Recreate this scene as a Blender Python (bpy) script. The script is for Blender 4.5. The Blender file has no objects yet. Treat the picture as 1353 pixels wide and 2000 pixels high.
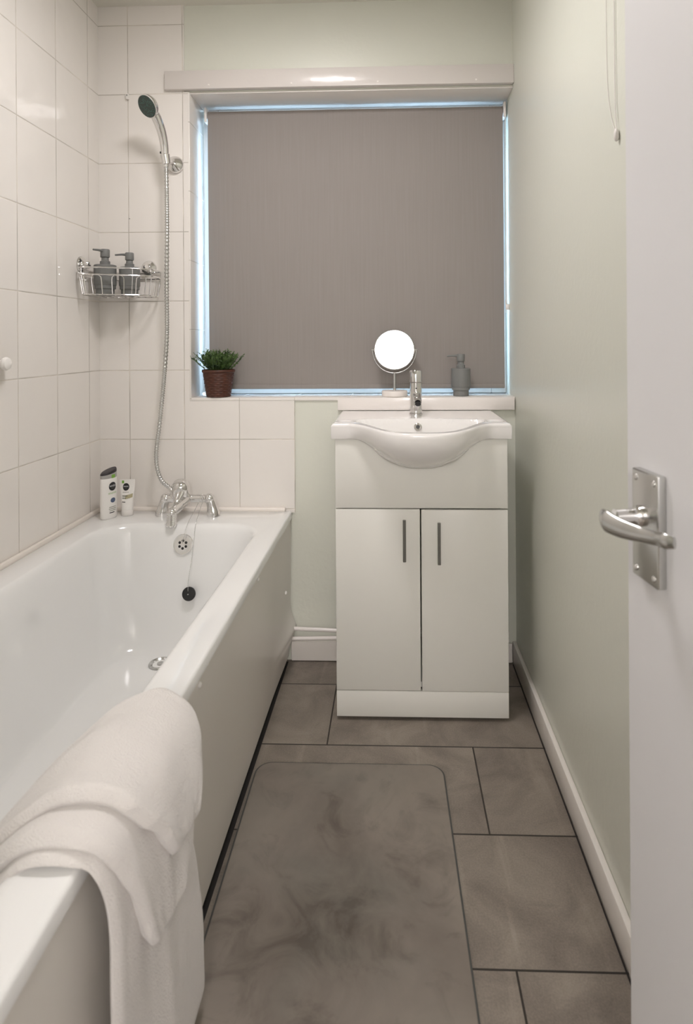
import bpy, bmesh, math, random
from mathutils import Vector, Matrix, noise
random.seed(7)
C = bpy.context.scene
COL = C.collection
PI = math.pi

# ------------------------------------------------------------------ camera
cd = bpy.data.cameras.new('camera')
cam = bpy.data.objects.new('camera', cd)
COL.objects.link(cam)
F = 1172.22
cd.sensor_fit = 'VERTICAL'
cd.sensor_height = 36.0
cd.sensor_width = 36.0
cd.lens = F * 36.0 / 2000.0
cd.shift_x = -(729.1 - 676.5) / 2000.0
cd.shift_y = (665.45 - 1000.0) / 2000.0
cd.clip_start = 0.02
cam.matrix_world = (Matrix.Translation((0, 0, 1.1555)) @ Matrix.Rotation(0.0331, 4, 'Z')
                    @ Matrix.Rotation(PI / 2, 4, 'X') @ Matrix.Rotation(-0.0063, 4, 'Z'))
cd.dof.use_dof = True
cd.dof.focus_distance = 1.95
cd.dof.aperture_fstop = 5.0
C.camera = cam

# ------------------------------------------------------------------ view
C.view_settings.view_transform = 'Standard'
C.view_settings.look = 'None'
C.view_settings.gamma = 1.0
C.view_settings.use_curve_mapping = False
C.view_settings.exposure = 0.13
C.cycles.use_denoising = True
C.cycles.sample_clamp_indirect = 12.0
C.cycles.max_bounces = 10
C.cycles.diffuse_bounces = 6
C.cycles.glossy_bounces = 6

# ------------------------------------------------------------------ world: overcast bluish daylight outside the window
w = bpy.data.worlds.new('sky'); C.world = w
w.use_nodes = True
bg = w.node_tree.nodes['Background']
bg.inputs[0].default_value = (0.62, 0.80, 1.0, 1)
bg.inputs[1].default_value = 14.0

LAMP_POS = (-0.30, 1.30, 2.382)
LAMP_R = 0.15
LAMP_W = 58.0
LAMP_COL = (1.0, 0.955, 0.955)
FILL_POS = (0.02, -2.00, 2.382)  # added fill globe behind the camera
FILL_R = 0.24
FILL_S = 44.0
FILL_COL = (1.0, 0.96, 0.94)

# ------------------------------------------------------------------ helpers
def lin(c):
    c = c / 255.0
    return c / 12.92 if c <= 0.04045 else ((c + 0.055) / 1.055) ** 2.4
def rgb(r, g, b): return (lin(r), lin(g), lin(b), 1.0)

def newmat(name):
    m = bpy.data.materials.new(name); m.use_nodes = True
    return m, m.node_tree, m.node_tree.nodes['Principled BSDF']

def N(nt, typ, **kw):
    n = nt.nodes.new(typ)
    for k, v in kw.items(): setattr(n, k, v)
    return n

def M(nt, op, a, b=None, c=None, clamp=False):
    n = nt.nodes.new('ShaderNodeMath'); n.operation = op; n.use_clamp = clamp
    for i, v in enumerate((a, b, c)):
        if v is None: continue
        if isinstance(v, (int, float)): n.inputs[i].default_value = v
        else: nt.links.new(v, n.inputs[i])
    return n.outputs[0]

def simple(name, col, rough=0.5, metal=0.0, coat=0.0, bump=0.0, bscale=200.0, var=0.0, vscale=8.0, sheen=0.0, spec=None):
    m, nt, p = newmat(name)
    p.inputs['Base Color'].default_value = col
    p.inputs['Roughness'].default_value = rough
    p.inputs['Metallic'].default_value = metal
    p.inputs['Coat Weight'].default_value = coat
    p.inputs['Coat Roughness'].default_value = 0.06
    if sheen: p.inputs['Sheen Weight'].default_value = sheen
    if spec is not None: p.inputs['Specular IOR Level'].default_value = spec
    tc = N(nt, 'ShaderNodeTexCoord')
    if bump:
        nz = N(nt, 'ShaderNodeTexNoise'); nz.inputs['Scale'].default_value = bscale; nz.inputs['Detail'].default_value = 3
        nt.links.new(tc.outputs['Object'], nz.inputs['Vector'])
        b = N(nt, 'ShaderNodeBump'); b.inputs['Strength'].default_value = 1.0; b.inputs['Distance'].default_value = bump
        nt.links.new(nz.outputs[0], b.inputs['Height']); nt.links.new(b.outputs[0], p.inputs['Normal'])
    if var:
        nz = N(nt, 'ShaderNodeTexNoise'); nz.inputs['Scale'].default_value = vscale; nz.inputs['Detail'].default_value = 4
        nt.links.new(tc.outputs['Object'], nz.inputs['Vector'])
        mx = N(nt, 'ShaderNodeMix', data_type='RGBA')
        mx.inputs[6].default_value = tuple(c * (1 - var) for c in col[:3]) + (1,)
        mx.inputs[7].default_value = tuple(min(1, c * (1 + var)) for c in col[:3]) + (1,)
        nt.links.new(nz.outputs[0], mx.inputs[0]); nt.links.new(mx.outputs[2], p.inputs['Base Color'])
    return m

def wall_tile(name, ua, u0, va, v0, tw, th, col, grout):
    """glazed ceramic tiles, grid lines at u0+k*tw, v0+k*th along axes ua/va"""
    m, nt, p = newmat(name)
    g = N(nt, 'ShaderNodeNewGeometry'); s = N(nt, 'ShaderNodeSeparateXYZ')
    nt.links.new(g.outputs['Position'], s.inputs[0])
    def axis(i, o, t):
        u = M(nt, 'DIVIDE', M(nt, 'SUBTRACT', s.outputs[i], o), t)
        fl = M(nt, 'FLOOR', u); fr = M(nt, 'SUBTRACT', u, fl)
        d = M(nt, 'MULTIPLY', M(nt, 'MINIMUM', fr, M(nt, 'SUBTRACT', 1.0, fr)), t)
        return fl, d
    fu, du = axis(ua, u0, tw); fv, dv = axis(va, v0, th)
    d = M(nt, 'MINIMUM', du, dv)
    mask = M(nt, 'MULTIPLY', M(nt, 'SUBTRACT', d, 0.0008), 1000.0, clamp=True)      # 0 in joint, 1 on tile
    edge = M(nt, 'MULTIPLY', d, 330.0, clamp=True)
    cid = N(nt, 'ShaderNodeCombineXYZ'); nt.links.new(fu, cid.inputs[0]); nt.links.new(fv, cid.inputs[1])
    wn = N(nt, 'ShaderNodeTexWhiteNoise'); nt.links.new(cid.outputs[0], wn.inputs[0])
    tone = N(nt, 'ShaderNodeMix', data_type='RGBA')
    tone.inputs[6].default_value = tuple(c * 0.975 for c in col[:3]) + (1,); tone.inputs[7].default_value = col
    nt.links.new(wn.outputs[0], tone.inputs[0])
    gn = N(nt, 'ShaderNodeTexNoise'); gn.inputs['Scale'].default_value = 6.0; gn.inputs['Detail'].default_value = 5
    nt.links.new(g.outputs['Position'], gn.inputs['Vector'])
    gmix = N(nt, 'ShaderNodeMix', data_type='RGBA')
    gmix.inputs[6].default_value = tuple(c * 0.66 for c in grout[:3]) + (1,); gmix.inputs[7].default_value = tuple(min(1, c * 1.16) for c in grout[:3]) + (1,)
    gr = M(nt, 'MULTIPLY_ADD', gn.outputs[0], 4.0, -1.5, clamp=True)
    nt.links.new(gr, gmix.inputs[0])
    cm = N(nt, 'ShaderNodeMix', data_type='RGBA')
    nt.links.new(mask, cm.inputs[0]); nt.links.new(gmix.outputs[2], cm.inputs[6]); nt.links.new(tone.outputs[2], cm.inputs[7])
    nt.links.new(cm.outputs[2], p.inputs['Base Color'])
    nt.links.new(M(nt, 'MULTIPLY_ADD', mask, -0.60, 0.65), p.inputs['Roughness'])
    # gentle waviness of the glaze, a different slope in every tile
    wv = N(nt, 'ShaderNodeTexNoise'); wv.inputs['Scale'].default_value = 13.0; wv.inputs['Detail'].default_value = 1.0
    wv.noise_dimensions = '4D'
    nt.links.new(g.outputs['Position'], wv.inputs['Vector'])
    nt.links.new(M(nt, 'MULTIPLY', wn.outputs[0], 9.0), wv.inputs['W'])
    h = M(nt, 'ADD', M(nt, 'MULTIPLY', wv.outputs[0], 0.0022), M(nt, 'MULTIPLY', edge, 0.0009))
    b = N(nt, 'ShaderNodeBump'); b.inputs['Distance'].default_value = 1.0; b.inputs['Strength'].default_value = 0.85
    nt.links.new(h, b.inputs['Height']); nt.links.new(b.outputs[0], p.inputs['Normal'])
    return m

def finish(me, mat, smooth=True, angle=40):
    if mat: me.materials.append(mat)
    if smooth:
        me.shade_smooth()
        me.set_sharp_from_angle(angle=math.radians(angle))
    return me

def link(name, bm, mat, parent=None, smooth=True, angle=40):
    """world-space bmesh -> object; verts are stored relative to the parent thing's base"""
    bmesh.ops.recalc_face_normals(bm, faces=bm.faces)
    off = Vector((0, 0, 0)); q = parent
    while q is not None:
        off += q.location; q = q.parent
    if off.length > 0:
        for v in bm.verts: v.co -= off
    me = bpy.data.meshes.new(name); bm.to_mesh(me); bm.free()
    finish(me, mat, smooth, angle)
    o = bpy.data.objects.new(name, me); COL.objects.link(o)
    if parent is not None: o.parent = parent
    return o

def thing(name, label, cat, loc, group=None):
    o = bpy.data.objects.new(name, None); o.empty_display_size = 0.05
    COL.objects.link(o); o.location = loc
    o['label'] = label; o['category'] = cat
    if group: o['group'] = group
    return o
def tag(o, label, cat, group=None):
    o['label'] = label; o['category'] = cat
    if group: o['group'] = group
    return o
def struct(o): o['kind'] = 'structure'; return o

def b_box(bm, x0, x1, y0, y1, z0, z1, bev=0.0, seg=2, mat4=None):
    r = bmesh.ops.create_cube(bm, size=1.0)
    vs = r['verts']
    for v in vs:
        v.co = Vector((x0 + (v.co.x + .5) * (x1 - x0), y0 + (v.co.y + .5) * (y1 - y0), z0 + (v.co.z + .5) * (z1 - z0)))
    if bev > 0:
        es = list({e for v in vs for e in v.link_edges})
        rr = bmesh.ops.bevel(bm, geom=es, offset=bev, segments=seg, affect='EDGES', profile=0.5)
        vs = rr['verts'] if rr['verts'] else vs
    if mat4 is not None:
        for v in set(vs): v.co = mat4 @ v.co
    return bm

def box(name, x0, x1, y0, y1, z0, z1, mat, parent=None, bev=0.0, seg=2, mat4=None):
    bm = bmesh.new(); b_box(bm, x0, x1, y0, y1, z0, z1, bev, seg, mat4)
    return link(name, bm, mat, parent, smooth=bev > 0)

def frame_to(d):
    d = Vector(d).normalized()
    up = Vector((0, 0, 1)) if abs(d.z) < 0.9 else Vector((1, 0, 0))
    x = up.cross(d).normalized(); y = d.cross(x)
    return x, y, d

def b_lathe(bm, prof, loc, axis=(0, 0, 1), seg=40, caps=True, sx=1.0, sy=1.0, xdir=None):
    """prof: (r, h) pairs along axis from loc"""
    x, y, d = frame_to(axis)
    if xdir is not None:
        x = Vector(xdir).normalized(); y = d.cross(x)
    loc = Vector(loc); rings = []
    for r, h in prof:
        rings.append([bm.verts.new(loc + d * h + (x * math.cos(2 * PI * i / seg) * sx + y * math.sin(2 * PI * i / seg) * sy) * r) for i in range(seg)])
    for a, b in zip(rings, rings[1:]):
        for i in range(seg):
            bm.faces.new((a[i], a[(i + 1) % seg], b[(i + 1) % seg], b[i]))
    if caps:
        bm.faces.new(rings[0][::-1]); bm.faces.new(rings[-1])
    return bm
def lathe(name, prof, loc, mat, parent=None, axis=(0, 0, 1), seg=40, caps=True, sx=1.0, sy=1.0, xdir=None, angle=40):
    bm = bmesh.new(); b_lathe(bm, prof, loc, axis, seg, caps, sx, sy, xdir)
    return link(name, bm, mat, parent, angle=angle)

def catmull(pts, n=8, closed=False):
    P = [Vector(p) for p in pts]; out = []
    m = len(P); rng = range(m if closed else m - 1)
    for i in rng:
        p0 = P[(i - 1) % m] if closed or i > 0 else P[0] * 2 - P[1]
        p1 = P[i]; p2 = P[(i + 1) % m]
        p3 = P[(i + 2) % m] if closed or i + 2 < m else P[-1] * 2 - P[-2]
        for k in range(n):
            t = k / n
            out.append(0.5 * ((2 * p1) + (-p0 + p2) * t + (2 * p0 - 5 * p1 + 4 * p2 - p3) * t * t + (-p0 + 3 * p1 - 3 * p2 + p3) * t ** 3))
    if not closed: out.append(P[-1])
    return out

def b_tube(bm, pts, rad, seg=10, closed=False, caps=True, flat=None, updir=None):
    pts = [Vector(p) for p in pts]; n = len(pts)
    if isinstance(rad, (int, float)): rad = [rad] * n
    elif len(rad) != n:
        rr = []
        for i in range(n):
            t = i / (n - 1) * (len(rad) - 1); k = min(int(t), len(rad) - 2); f = t - k
            rr.append(rad[k] * (1 - f) + rad[k + 1] * f)
        rad = rr
    tang = []
    for i in range(n):
        a = pts[(i - 1) % n] if closed or i > 0 else pts[0]
        b = pts[(i + 1) % n] if closed or i < n - 1 else pts[-1]
        tang.append((b - a).normalized())
    if updir is None:
        x, y, d = frame_to(tang[0])
    else:
        d = tang[0]; x = Vector(updir); x = (x - d * x.dot(d)).normalized()
    rings = []
    for i in range(n):
        d = tang[i]; x = (x - d * x.dot(d)).normalized(); y = d.cross(x)
        fl = flat if flat else 1.0
        rings.append([bm.verts.new(pts[i] + x * math.cos(2 * PI * k / seg) * rad[i] + y * math.sin(2 * PI * k / seg) * rad[i] * fl) for k in range(seg)])
    m = n if closed else n - 1
    for i in range(m):
        a = rings[i]; b = rings[(i + 1) % n]
        for k in range(seg):
            bm.faces.new((a[k], a[(k + 1) % seg], b[(k + 1) % seg], b[k]))
    if caps and not closed:
        bm.faces.new(rings[0][::-1]); bm.faces.new(rings[-1])
    return bm
def tube(name, pts, rad, mat, parent=None, seg=12, closed=False, flat=None, updir=None):
    bm = bmesh.new(); b_tube(bm, pts, rad, seg, closed, True, flat, updir)
    return link(name, bm, mat, parent)

def b_sphere(bm, c, r, seg=16, ring=10, sz=1.0, half=False):
    c = Vector(c); rings = []
    lim = PI / 2 if half else PI
    top = bm.verts.new(c + Vector((0, 0, r * sz)))
    for i in range(1, ring):
        a = lim * i / ring if not half else lim * i / (ring - 1)
        rings.append([bm.verts.new(c + Vector((r * math.sin(a) * math.cos(2 * PI * k / seg), r * math.sin(a) * math.sin(2 * PI * k / seg), r * sz * math.cos(a)))) for k in range(seg)])
    for k in range(seg): bm.faces.new((top, rings[0][k], rings[0][(k + 1) % seg]))
    for a, b in zip(rings, rings[1:]):
        for k in range(seg): bm.faces.new((a[k], b[k], b[(k + 1) % seg], a[(k + 1) % seg]))
    if half: bm.faces.new(rings[-1])
    else:
        bot = bm.verts.new(c - Vector((0, 0, r * sz)))
        for k in range(seg): bm.faces.new((bot, rings[-1][(k + 1) % seg], rings[-1][k]))
    return bm

def b_grid(bm, fn, nu, nv, cu=False, cv=False):
    V = [[bm.verts.new(fn(i / (nu if cu else nu - 1), j / (nv if cv else nv - 1))) for j in range(nv)] for i in range(nu)]
    for i in range(nu if cu else nu - 1):
        for j in range(nv if cv else nv - 1):
            bm.faces.new((V[i][j], V[(i + 1) % nu][j], V[(i + 1) % nu][(j + 1) % nv], V[i][(j + 1) % nv]))
    return V

def sm(t): t = max(0.0, min(1.0, t)); return t * t * (3 - 2 * t)

# ------------------------------------------------------------------ materials
TILE = (0.80, 0.765, 0.725, 1)
GROUT = (0.62, 0.575, 0.51, 1)
ZR, XJ, YJ = 0.8002, -0.9632, 2.0858
m_tile_back = wall_tile('tiles_back', 0, XJ, 2, ZR, 0.2015, 0.252, TILE, GROUT)
m_tile_left = wall_tile('tiles_left', 1, YJ, 2, ZR, 0.2015, 0.252, TILE, GROUT)
m_tile_reveal = wall_tile('tiles_reveal', 1, 2.0, 2, 1.20, 0.5, 0.252, TILE, GROUT)
m_tile_sill = wall_tile('tiles_sill', 0, -0.3587, 1, 1.8, 0.2015, 0.8, TILE, GROUT)
m_paint = simple('wall_paint_green', (0.685, 0.692, 0.615, 1), 0.32, bump=0.0006, bscale=60, spec=0.4)
m_ceil = simple('ceiling_paint', (0.72, 0.70, 0.64, 1), 0.7, bump=0.0005, bscale=40)
m_lintel = simple('lintel_gloss_paint', (0.66, 0.62, 0.59, 1), 0.22, bump=0.0012, bscale=22)
m_gloss = simple('white_gloss_paint', (0.79, 0.745, 0.715, 1), 0.16, bump=0.0012, bscale=22)
m_gloss2 = simple('white_trim_paint', (0.82, 0.78, 0.74, 1), 0.3, bump=0.0008, bscale=30)
m_seal = simple('sealant', (0.80, 0.745, 0.69, 1), 0.4)
m_bath = simple('bath_acrylic', (0.81, 0.81, 0.80, 1), 0.12, coat=0.4)
m_panel = simple('bath_panel_plastic', (0.75, 0.72, 0.675, 1), 0.27)
m_ceramic = simple('basin_ceramic', (0.82, 0.80, 0.785, 1), 0.07, coat=0.5)
m_cab = simple('cabinet_white', (0.715, 0.705, 0.66, 1), 0.33)
m_chrome = simple('chrome', (0.78, 0.77, 0.76, 1), 0.07, metal=1.0)
m_bright = simple('bright_plated_cover', (0.88, 0.87, 0.85, 1), 0.16, metal=0.75)
m_chrome2 = simple('satin_chrome', (0.60, 0.60, 0.585, 1), 0.22, metal=1.0)
m_steel = simple('dark_steel_handle', (0.30, 0.30, 0.29, 1), 0.3, metal=1.0)
m_black = simple('black_rubber', (0.012, 0.012, 0.012, 1), 0.45)
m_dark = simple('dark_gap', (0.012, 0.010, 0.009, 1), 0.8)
m_grey = simple('grey_soft_touch', (0.175, 0.178, 0.172, 1), 0.5, bump=0.0002, bscale=300)
m_white = simple('white_plastic', (0.80, 0.77, 0.74, 1), 0.35)
m_whitec = simple('white_cap_plastic', (0.82, 0.80, 0.77, 1), 0.3)
m_upvc = simple('upvc_frame', (0.82, 0.85, 0.86, 1), 0.25)
m_door = simple('door_paint', (0.70, 0.695, 0.705, 1), 0.38, bump=0.0003, bscale=25)
m_mirror = simple('mirror_glass', (0.95, 0.95, 0.95, 1), 0.01, metal=1.0)
m_stone = simple('pale_stone', (0.76, 0.71, 0.67, 1), 0.45, var=0.06, vscale=40)
m_pot = None
m_face = None

# lamp glass, and the glow of the added fill globe
def emis(name, col, st):
    m, nt, p = newmat(name)
    p.inputs['Base Color'].default_value = (0.8, 0.8, 0.8, 1)
    p.inputs['Emission Color'].default_value = tuple(col) + (1,)
    p.inputs['Emission Strength'].default_value = st
    return m
m_lamp = emis('lamp_glass', LAMP_COL, LAMP_W)
m_fill = emis('fill_globe_glow', FILL_COL, FILL_S)

# frosted window glass
m_glass, nt, p = newmat('frosted_glass')
p.inputs['Base Color'].default_value = (0.75, 0.85, 0.9, 1)
p.inputs['Roughness'].default_value = 0.3
tr = N(nt, 'ShaderNodeBsdfTranslucent'); tr.inputs[0].default_value = (0.86, 0.93, 0.97, 1)
mxs = N(nt, 'ShaderNodeMixShader'); mxs.inputs[0].default_value = 0.82
nt.links.new(p.outputs[0], mxs.inputs[1]); nt.links.new(tr.outputs[0], mxs.inputs[2])
nt.links.new(mxs.outputs[0], nt.nodes['Material Output'].inputs[0])

# floor: dark-grouted stone-look porcelain 600x300
def floor_mat():
    m, nt, p = newmat('floor_tiles')
    g = N(nt, 'ShaderNodeNewGeometry'); s = N(nt, 'ShaderNodeSeparateXYZ'); nt.links.new(g.outputs['Position'], s.inputs[0])
    v = M(nt, 'DIVIDE', M(nt, 'SUBTRACT', s.outputs[1], 2.0138), 0.302)
    fv = M(nt, 'FLOOR', v); rv = M(nt, 'SUBTRACT', v, fv)
    par = M(nt, 'MODULO', M(nt, 'ADD', fv, 100.0), 2.0)          # row -1 -> 1 ; row -2 -> 0
    off = M(nt, 'MULTIPLY_ADD', par, -0.415, 0.218)              # joints at 0.218 or -0.197
    u = M(nt, 'DIVIDE', M(nt, 'SUBTRACT', s.outputs[0], off), 0.630)
    fu = M(nt, 'FLOOR', u); ru = M(nt, 'SUBTRACT', u, fu)
    du = M(nt, 'MULTIPLY', M(nt, 'MINIMUM', ru, M(nt, 'SUBTRACT', 1.0, ru)), 0.630)
    dv = M(nt, 'MULTIPLY', M(nt, 'MINIMUM', rv, M(nt, 'SUBTRACT', 1.0, rv)), 0.302)
    d = M(nt, 'MINIMUM', du, dv)
    mask = M(nt, 'MULTIPLY', M(nt, 'SUBTRACT', d, 0.0017), 1500.0, clamp=True)
    cid = N(nt, 'ShaderNodeCombineXYZ'); nt.links.new(fu, cid.inputs[0]); nt.links.new(fv, cid.inputs[1])
    wn = N(nt, 'ShaderNodeTexWhiteNoise'); nt.links.new(cid.outputs[0], wn.inputs[0])
    # per-tile shifted coordinates so that every tile has its own stone figure
    sh = N(nt, 'ShaderNodeVectorMath', operation='SCALE'); sh.inputs['Scale'].default_value = 7.0
    nt.links.new(wn.outputs['Color'], sh.inputs[0])
    ad = N(nt, 'ShaderNodeVectorMath', operation='ADD'); nt.links.new(g.outputs['Position'], ad.inputs[0]); nt.links.new(sh.outputs[0], ad.inputs[1])
    n1 = N(nt, 'ShaderNodeTexNoise'); n1.inputs['Scale'].default_value = 6; n1.inputs['Detail'].default_value = 8; n1.inputs['Roughness'].default_value = .62; n1.inputs['Distortion'].default_value = 0.6
    nt.links.new(ad.outputs[0], n1.inputs['Vector'])
    mp = N(nt, 'ShaderNodeMapping'); mp.inputs['Rotation'].default_value = (0, 0, math.radians(42)); mp.inputs['Scale'].default_value = (16, 1.6, 1)
    nt.links.new(ad.outputs[0], mp.inputs['Vector'])
    n2 = N(nt, 'ShaderNodeTexNoise'); n2.inputs['Scale'].default_value = 1; n2.inputs['Detail'].default_value = 5; n2.inputs['Distortion'].default_value = 0.35
    nt.links.new(mp.outputs[0], n2.inputs['Vector'])
    n3 = N(nt, 'ShaderNodeTexNoise'); n3.inputs['Scale'].default_value = 260; n3.inputs['Detail'].default_value = 2
    nt.links.new(g.outputs['Position'], n3.inputs['Vector'])
    st = M(nt, 'MULTIPLY', M(nt, 'SUBTRACT', n2.outputs[0], 0.60), 5.0, clamp=True)
    f = M(nt, 'ADD', M(nt, 'MULTIPLY_ADD', n1.outputs[0], 1.55, -0.37), M(nt, 'MULTIPLY', st, 0.60))
    f = M(nt, 'ADD', f, M(nt, 'MULTIPLY_ADD', n3.outputs[0], 0.5, -0.25), clamp=True)
    cm = N(nt, 'ShaderNodeMix', data_type='RGBA')
    cm.inputs[6].default_value = (0.110, 0.090, 0.074, 1); cm.inputs[7].default_value = (0.330, 0.285, 0.240, 1)
    nt.links.new(f, cm.inputs[0])
    cg = N(nt, 'ShaderNodeMix', data_type='RGBA'); cg.inputs[6].default_value = (0.022, 0.017, 0.013, 1)
    nt.links.new(mask, cg.inputs[0]); nt.links.new(cm.outputs[2], cg.inputs[7])
    nt.links.new(cg.outputs[2], p.inputs['Base Color'])
    p.inputs['Roughness'].default_value = 0.5
    h = M(nt, 'ADD', M(nt, 'MULTIPLY', mask, 0.001), M(nt, 'MULTIPLY', n1.outputs[0], 0.0012))
    b = N(nt, 'ShaderNodeBump'); b.inputs['Distance'].default_value = 1.0; b.inputs['Strength'].default_value = 0.6
    nt.links.new(h, b.inputs['Height']); nt.links.new(b.outputs[0], p.inputs['Normal'])
    return m
m_floor = floor_mat()

def mat_mat():
    m, nt, p = newmat('stone_bath_mat')
    tc = N(nt, 'ShaderNodeTexCoord')
    def nz(sc, det, dist=0.0, rough=.5, off=0):
        mp = N(nt, 'ShaderNodeMapping'); mp.inputs['Location'].default_value = (off, off * .7, 0)
        nt.links.new(tc.outputs['Object'], mp.inputs['Vector'])
        n = N(nt, 'ShaderNodeTexNoise'); n.inputs['Scale'].default_value = sc; n.inputs['Detail'].default_value = det
        n.inputs['Distortion'].default_value = dist; n.inputs['Roughness'].default_value = rough
        nt.links.new(mp.outputs[0], n.inputs['Vector']); return n.outputs[0]
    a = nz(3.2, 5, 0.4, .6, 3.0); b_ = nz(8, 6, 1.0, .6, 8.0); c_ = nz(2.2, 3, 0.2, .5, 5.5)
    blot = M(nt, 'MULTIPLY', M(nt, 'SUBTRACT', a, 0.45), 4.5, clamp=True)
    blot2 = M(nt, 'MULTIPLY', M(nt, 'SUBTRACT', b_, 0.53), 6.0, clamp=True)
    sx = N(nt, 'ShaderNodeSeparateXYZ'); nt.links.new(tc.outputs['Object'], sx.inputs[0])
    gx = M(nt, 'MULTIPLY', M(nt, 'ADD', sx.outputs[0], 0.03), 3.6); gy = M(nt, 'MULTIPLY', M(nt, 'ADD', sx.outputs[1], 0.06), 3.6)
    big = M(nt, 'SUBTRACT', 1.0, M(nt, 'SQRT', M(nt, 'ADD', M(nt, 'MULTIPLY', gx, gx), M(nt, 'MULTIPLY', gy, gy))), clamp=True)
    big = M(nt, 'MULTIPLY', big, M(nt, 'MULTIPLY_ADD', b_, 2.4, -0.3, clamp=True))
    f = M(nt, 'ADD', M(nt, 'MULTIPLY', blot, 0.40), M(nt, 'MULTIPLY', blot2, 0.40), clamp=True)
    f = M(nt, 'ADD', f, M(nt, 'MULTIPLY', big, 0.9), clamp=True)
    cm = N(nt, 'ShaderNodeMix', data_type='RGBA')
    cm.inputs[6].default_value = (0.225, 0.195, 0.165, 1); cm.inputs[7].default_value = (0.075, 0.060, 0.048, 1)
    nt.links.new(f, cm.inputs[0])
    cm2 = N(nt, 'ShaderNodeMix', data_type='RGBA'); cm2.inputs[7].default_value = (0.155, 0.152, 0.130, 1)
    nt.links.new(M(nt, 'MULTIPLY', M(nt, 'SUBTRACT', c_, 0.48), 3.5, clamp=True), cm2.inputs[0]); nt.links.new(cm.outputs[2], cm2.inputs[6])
    nt.links.new(cm2.outputs[2], p.inputs['Base Color'])
    p.inputs['Roughness'].default_value = 0.75
    return m
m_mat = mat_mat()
m_matedge = simple('mat_edge_rubber', (0.07, 0.072, 0.068, 1), 0.7)

def towel_mat():
    m, nt, p = newmat('terry_towel')
    p.inputs['Base Color'].default_value = (0.66, 0.63, 0.605, 1)
    p.inputs['Roughness'].default_value = 0.95
    p.inputs['Sheen Weight'].default_value = 0.3
    tc = N(nt, 'ShaderNodeTexCoord')
    n = N(nt, 'ShaderNodeTexNoise'); n.inputs['Scale'].default_value = 420; n.inputs['Detail'].default_value = 2
    v = N(nt, 'ShaderNodeTexNoise'); v.inputs['Scale'].default_value = 55; v.inputs['Detail'].default_value = 3
    nt.links.new(tc.outputs['Object'], n.inputs['Vector']); nt.links.new(tc.outputs['Object'], v.inputs['Vector'])
    h = M(nt, 'ADD', M(nt, 'MULTIPLY', n.outputs[0], 0.0022), M(nt, 'MULTIPLY', v.outputs[0], 0.003))
    b = N(nt, 'ShaderNodeBump'); b.inputs['Distance'].default_value = 1.0; b.inputs['Strength'].default_value = 0.7
    nt.links.new(h, b.inputs['Height']); nt.links.new(b.outputs[0], p.inputs['Normal'])
    return m
m_towel = towel_mat()

def blind_mat():
    m, nt, p = newmat('blind_fabric')
    tc = N(nt, 'ShaderNodeTexCoord')
    mp = N(nt, 'ShaderNodeMapping'); mp.inputs['Scale'].default_value = (150, 1, 4)
    nt.links.new(tc.outputs['Object'], mp.inputs['Vector'])
    n = N(nt, 'ShaderNodeTexNoise'); n.inputs['Scale'].default_value = 1; n.inputs['Detail'].default_value = 3
    nt.links.new(mp.outputs[0], n.inputs['Vector'])
    cm = N(nt, 'ShaderNodeMix', data_type='RGBA')
    cm.inputs[6].default_value = (0.238, 0.213, 0.198, 1); cm.inputs[7].default_value = (0.278, 0.252, 0.236, 1)
    nt.links.new(n.outputs[0], cm.inputs[0]); nt.links.new(cm.outputs[2], p.inputs['Base Color'])
    p.inputs['Roughness'].default_value = 0.8
    return m
m_blind = blind_mat()

def pot_mat():
    m, nt, p = newmat('woven_brown_pot')
    tc = N(nt, 'ShaderNodeTexCoord')
    n = N(nt, 'ShaderNodeTexNoise'); n.inputs['Scale'].default_value = 60; n.inputs['Detail'].default_value = 4
    nt.links.new(tc.outputs['Object'], n.inputs['Vector'])
    cm = N(nt, 'ShaderNodeMix', data_type='RGBA')
    cm.inputs[6].default_value = (0.028, 0.008, 0.004, 1); cm.inputs[7].default_value = (0.105, 0.027, 0.010, 1)
    nt.links.new(n.outputs[0], cm.inputs[0]); nt.links.new(cm.outputs[2], p.inputs['Base Color'])
    p.inputs['Roughness'].default_value = 0.45
    return m
m_pot = pot_mat()
def leaf_mat():
    m, nt, p = newmat('leaf_green')
    oi = N(nt, 'ShaderNodeTexCoord')
    n = N(nt, 'ShaderNodeTexNoise'); n.inputs['Scale'].default_value = 45; n.inputs['Detail'].default_value = 2
    nt.links.new(oi.outputs['Object'], n.inputs['Vector'])
    cm = N(nt, 'ShaderNodeMix', data_type='RGBA')
    cm.inputs[6].default_value = (0.008, 0.028, 0.006, 1); cm.inputs[7].default_value = (0.12, 0.21, 0.05, 1)
    nt.links.new(M(nt, 'MULTIPLY_ADD', n.outputs[0], 2.2, -0.65, clamp=True), cm.inputs[0]); nt.links.new(cm.outputs[2], p.inputs['Base Color'])
    p.inputs['Roughness'].default_value = 0.5
    return m
m_leaf = leaf_mat()
m_soil = simple('soil', (0.02, 0.013, 0.008, 1), 0.9)

def spray_mat():
    m, nt, p = newmat('shower_face_green')
    tc = N(nt, 'ShaderNodeTexCoord')
    v = N(nt, 'ShaderNodeTexVoronoi'); v.inputs['Scale'].default_value = 230
    nt.links.new(tc.outputs['Object'], v.inputs['Vector'])
    k = M(nt, 'LESS_THAN', v.outputs['Distance'], 0.28)
    cm = N(nt, 'ShaderNodeMix', data_type='RGBA'); cm.inputs[6].default_value = (0.035, 0.055, 0.048, 1); cm.inputs[7].default_value = (0.06, 0.20, 0.16, 1)
    nt.links.new(k, cm.inputs[0]); nt.links.new(cm.outputs[2], p.inputs['Base Color']); p.inputs['Roughness'].default_value = 0.4
    return m
m_spray = spray_mat()

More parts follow.
